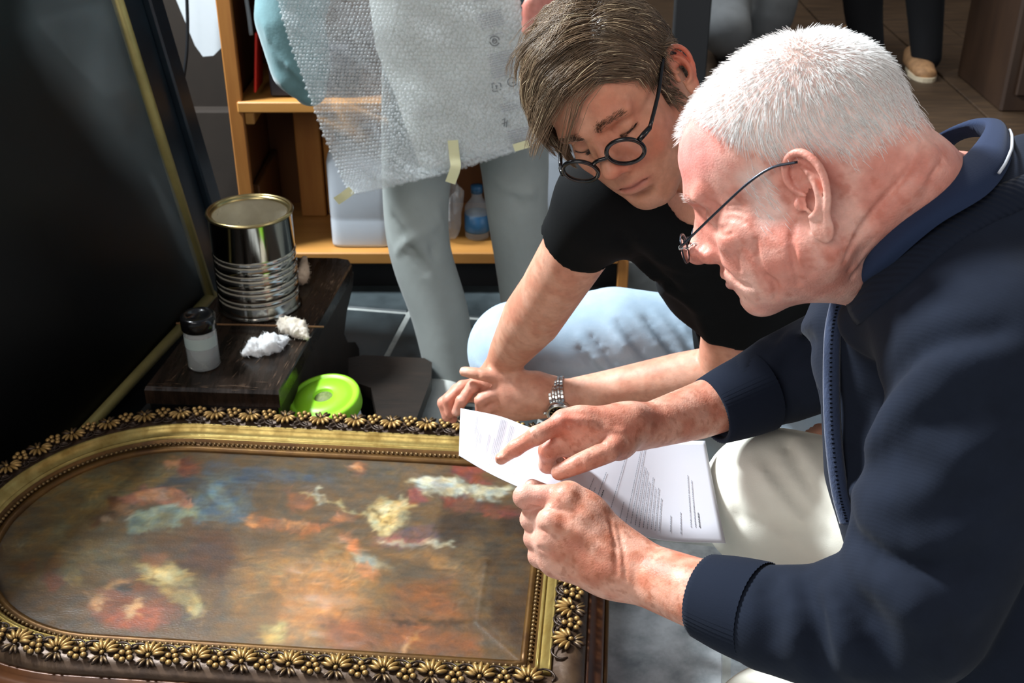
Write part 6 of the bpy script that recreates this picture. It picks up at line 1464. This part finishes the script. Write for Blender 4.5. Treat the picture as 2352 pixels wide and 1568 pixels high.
def glasses_old():
    Rm, t, S = OLD_R, OLD_T, OLD_S; Lw = lambda *p: (np.array(p)*S) @ Rm.T+t
    T = thing('eyeglasses', 'thin metal rimmed reading glasses low on the nose of the older man', 'glasses', Lw(.1, 0, 0))
    tilt = .25; ez = nrm(np.array([-math.sin(tilt), 0, math.cos(tilt)]) @ Rm.T)
    for sd in (1, -1):
        ey = nrm(np.array([-.15*sd, 1, 0]) @ Rm.T); c = Lw(.1165, .031*sd, .001); n = 40; ang = np.linspace(0, 2*math.pi, n, endpoint=False)
        V = np.array([c+ey*.0215*np.sign(math.cos(a))*abs(math.cos(a))**.8+ez*.0135*np.sign(math.sin(a))*abs(math.sin(a))**.8 for a in ang]); ro = MB().tube(V, .0009, 6, closed=True).build('rim', M['steel_dark'], T, True)
        nn = nrm(np.cross(ey, ez)); VV = np.vstack([[c], V, [c+nn*.0012], V+nn*.0012]); Fc = [(0, 1+i, 1+(i+1) % n) for i in range(n)]+[(n+1, n+2+(i+1) % n, n+2+i) for i in range(n)]+[(1+i, n+2+i, n+2+(i+1) % n, 1+(i+1) % n) for i in range(n)]
        fixn(obj('lens', VV, Fc, M['lens'], ro, False))
        h = c+ey*sd*.0215+ez*.004
        MB().tube(spline([h, h+nrm(ey*sd)*.004, Lw(.100, .064*sd, .008), Lw(.06, .0765*sd, .020), Lw(.030, .0815*sd, .0285), Lw(.008, .083*sd, .031), Lw(-.012, .0835*sd, .026)], 40), .0012, 8).build('temple', M['steel_dark'], T, True)
        MB().box(h-ez*.001, .004, .005, .004, ax=[ey, nn, ez], bev=.0006).build('hinge', M['steel'], T)
        MB().tube(spline([c-ey*sd*.019-ez*.002, Lw(.1125, .0115*sd, .001), Lw(.110, .0112*sd, -.003)], 8), .0006, 6).build('nose_pad_arm', M['steel'], T, True)
    MB().tube(spline([Lw(.1165, .010, .005), Lw(.121, 0, .008), Lw(.1165, -.010, .005)], 12), .001, 8).build('bridge', M['steel_dark'], T, True)
glasses_old()
def watch():
    c = P(1283, 911, 1.887); ax = nrm(P(1400, 895, 1.875)-P(1270, 912, 1.889)); R0 = .0305
    a1 = nrm(-_W-ax*((-_W) @ ax)); a2 = np.cross(ax, a1)                 # a1 towards the camera
    if a2 @ _U < 0: a2 = -a2
    T = thing('wristwatch', 'steel wristwatch with black dial on the wrist of the young man', 'watch', c)
    b = MB(); nl = 30
    th0 = math.radians(-40)                                             # dial sits low, facing down towards the sheet
    for k in range(nl):
        th = th0+math.radians(32)+(2*math.pi-math.radians(64))*k/(nl-1); er = a1*math.cos(th)+a2*math.sin(th); et = -a1*math.sin(th)+a2*math.cos(th)
        for j, (off, w) in enumerate(((-.0096, .0052), (-.0045, .0042), (0, .0042), (.0045, .0042), (.0096, .0052))):
            sh = .5 if j in (1, 3) else 0; b.box(c+er*(R0+.0012)+ax*off+et*(sh*.0032), .0052, w-.0004, .0026, ax=[et, ax, er], bev=.0007)
    o = b.build('bracelet', M['steel'], T); o['kind'] = 'stuff'
    er = a1*math.cos(th0)+a2*math.sin(th0); et = -a1*math.sin(th0)+a2*math.cos(th0); p = c+er*(R0+.001); A = [ax, et, er]
    MB().lathe([(.0185, -.004), (.0195, 0), (.0195, .005), (.018, .007)], p, 40, A).build('case', M['steel'], T, True)
    bz = MB().lathe([(.0185, .006), (.0192, .0075), (.0178, .0092), (.0152, .0092), (.0148, .008)], p, 60, A).build('bezel', M['steel'], T, True)
    dl = MB().lathe([(0, .0082), (.0176, .0084)], p, 40, A).build('dial', M['black'], T, True)
    mk = MB()
    for k in range(12):
        t = 2*math.pi*k/12; q = p+er*.0088+(ax*math.cos(t)+et*math.sin(t))*.0125; mk.box(q, .0016, .0016, .0006, ax=A)
    mk.build('hour_markers', M['steel'], dl)['kind'] = 'stuff'
    for ang, L in ((.8, .008), (2.6, .011)):
        d = ax*math.cos(ang)+et*math.sin(ang); MB().box(p+er*.0094+d*L/2, L, .0010, .0004, ax=[d, np.cross(er, d), er]).build('hand', M['steel'], dl)
    MB().lathe([(.002, 0), (.003, .001), (.003, .004), (.002, .005)], p+er*.002-ax*.0195, 12, [et, er, -ax]).build('crown', M['steel'], T, True)
watch()
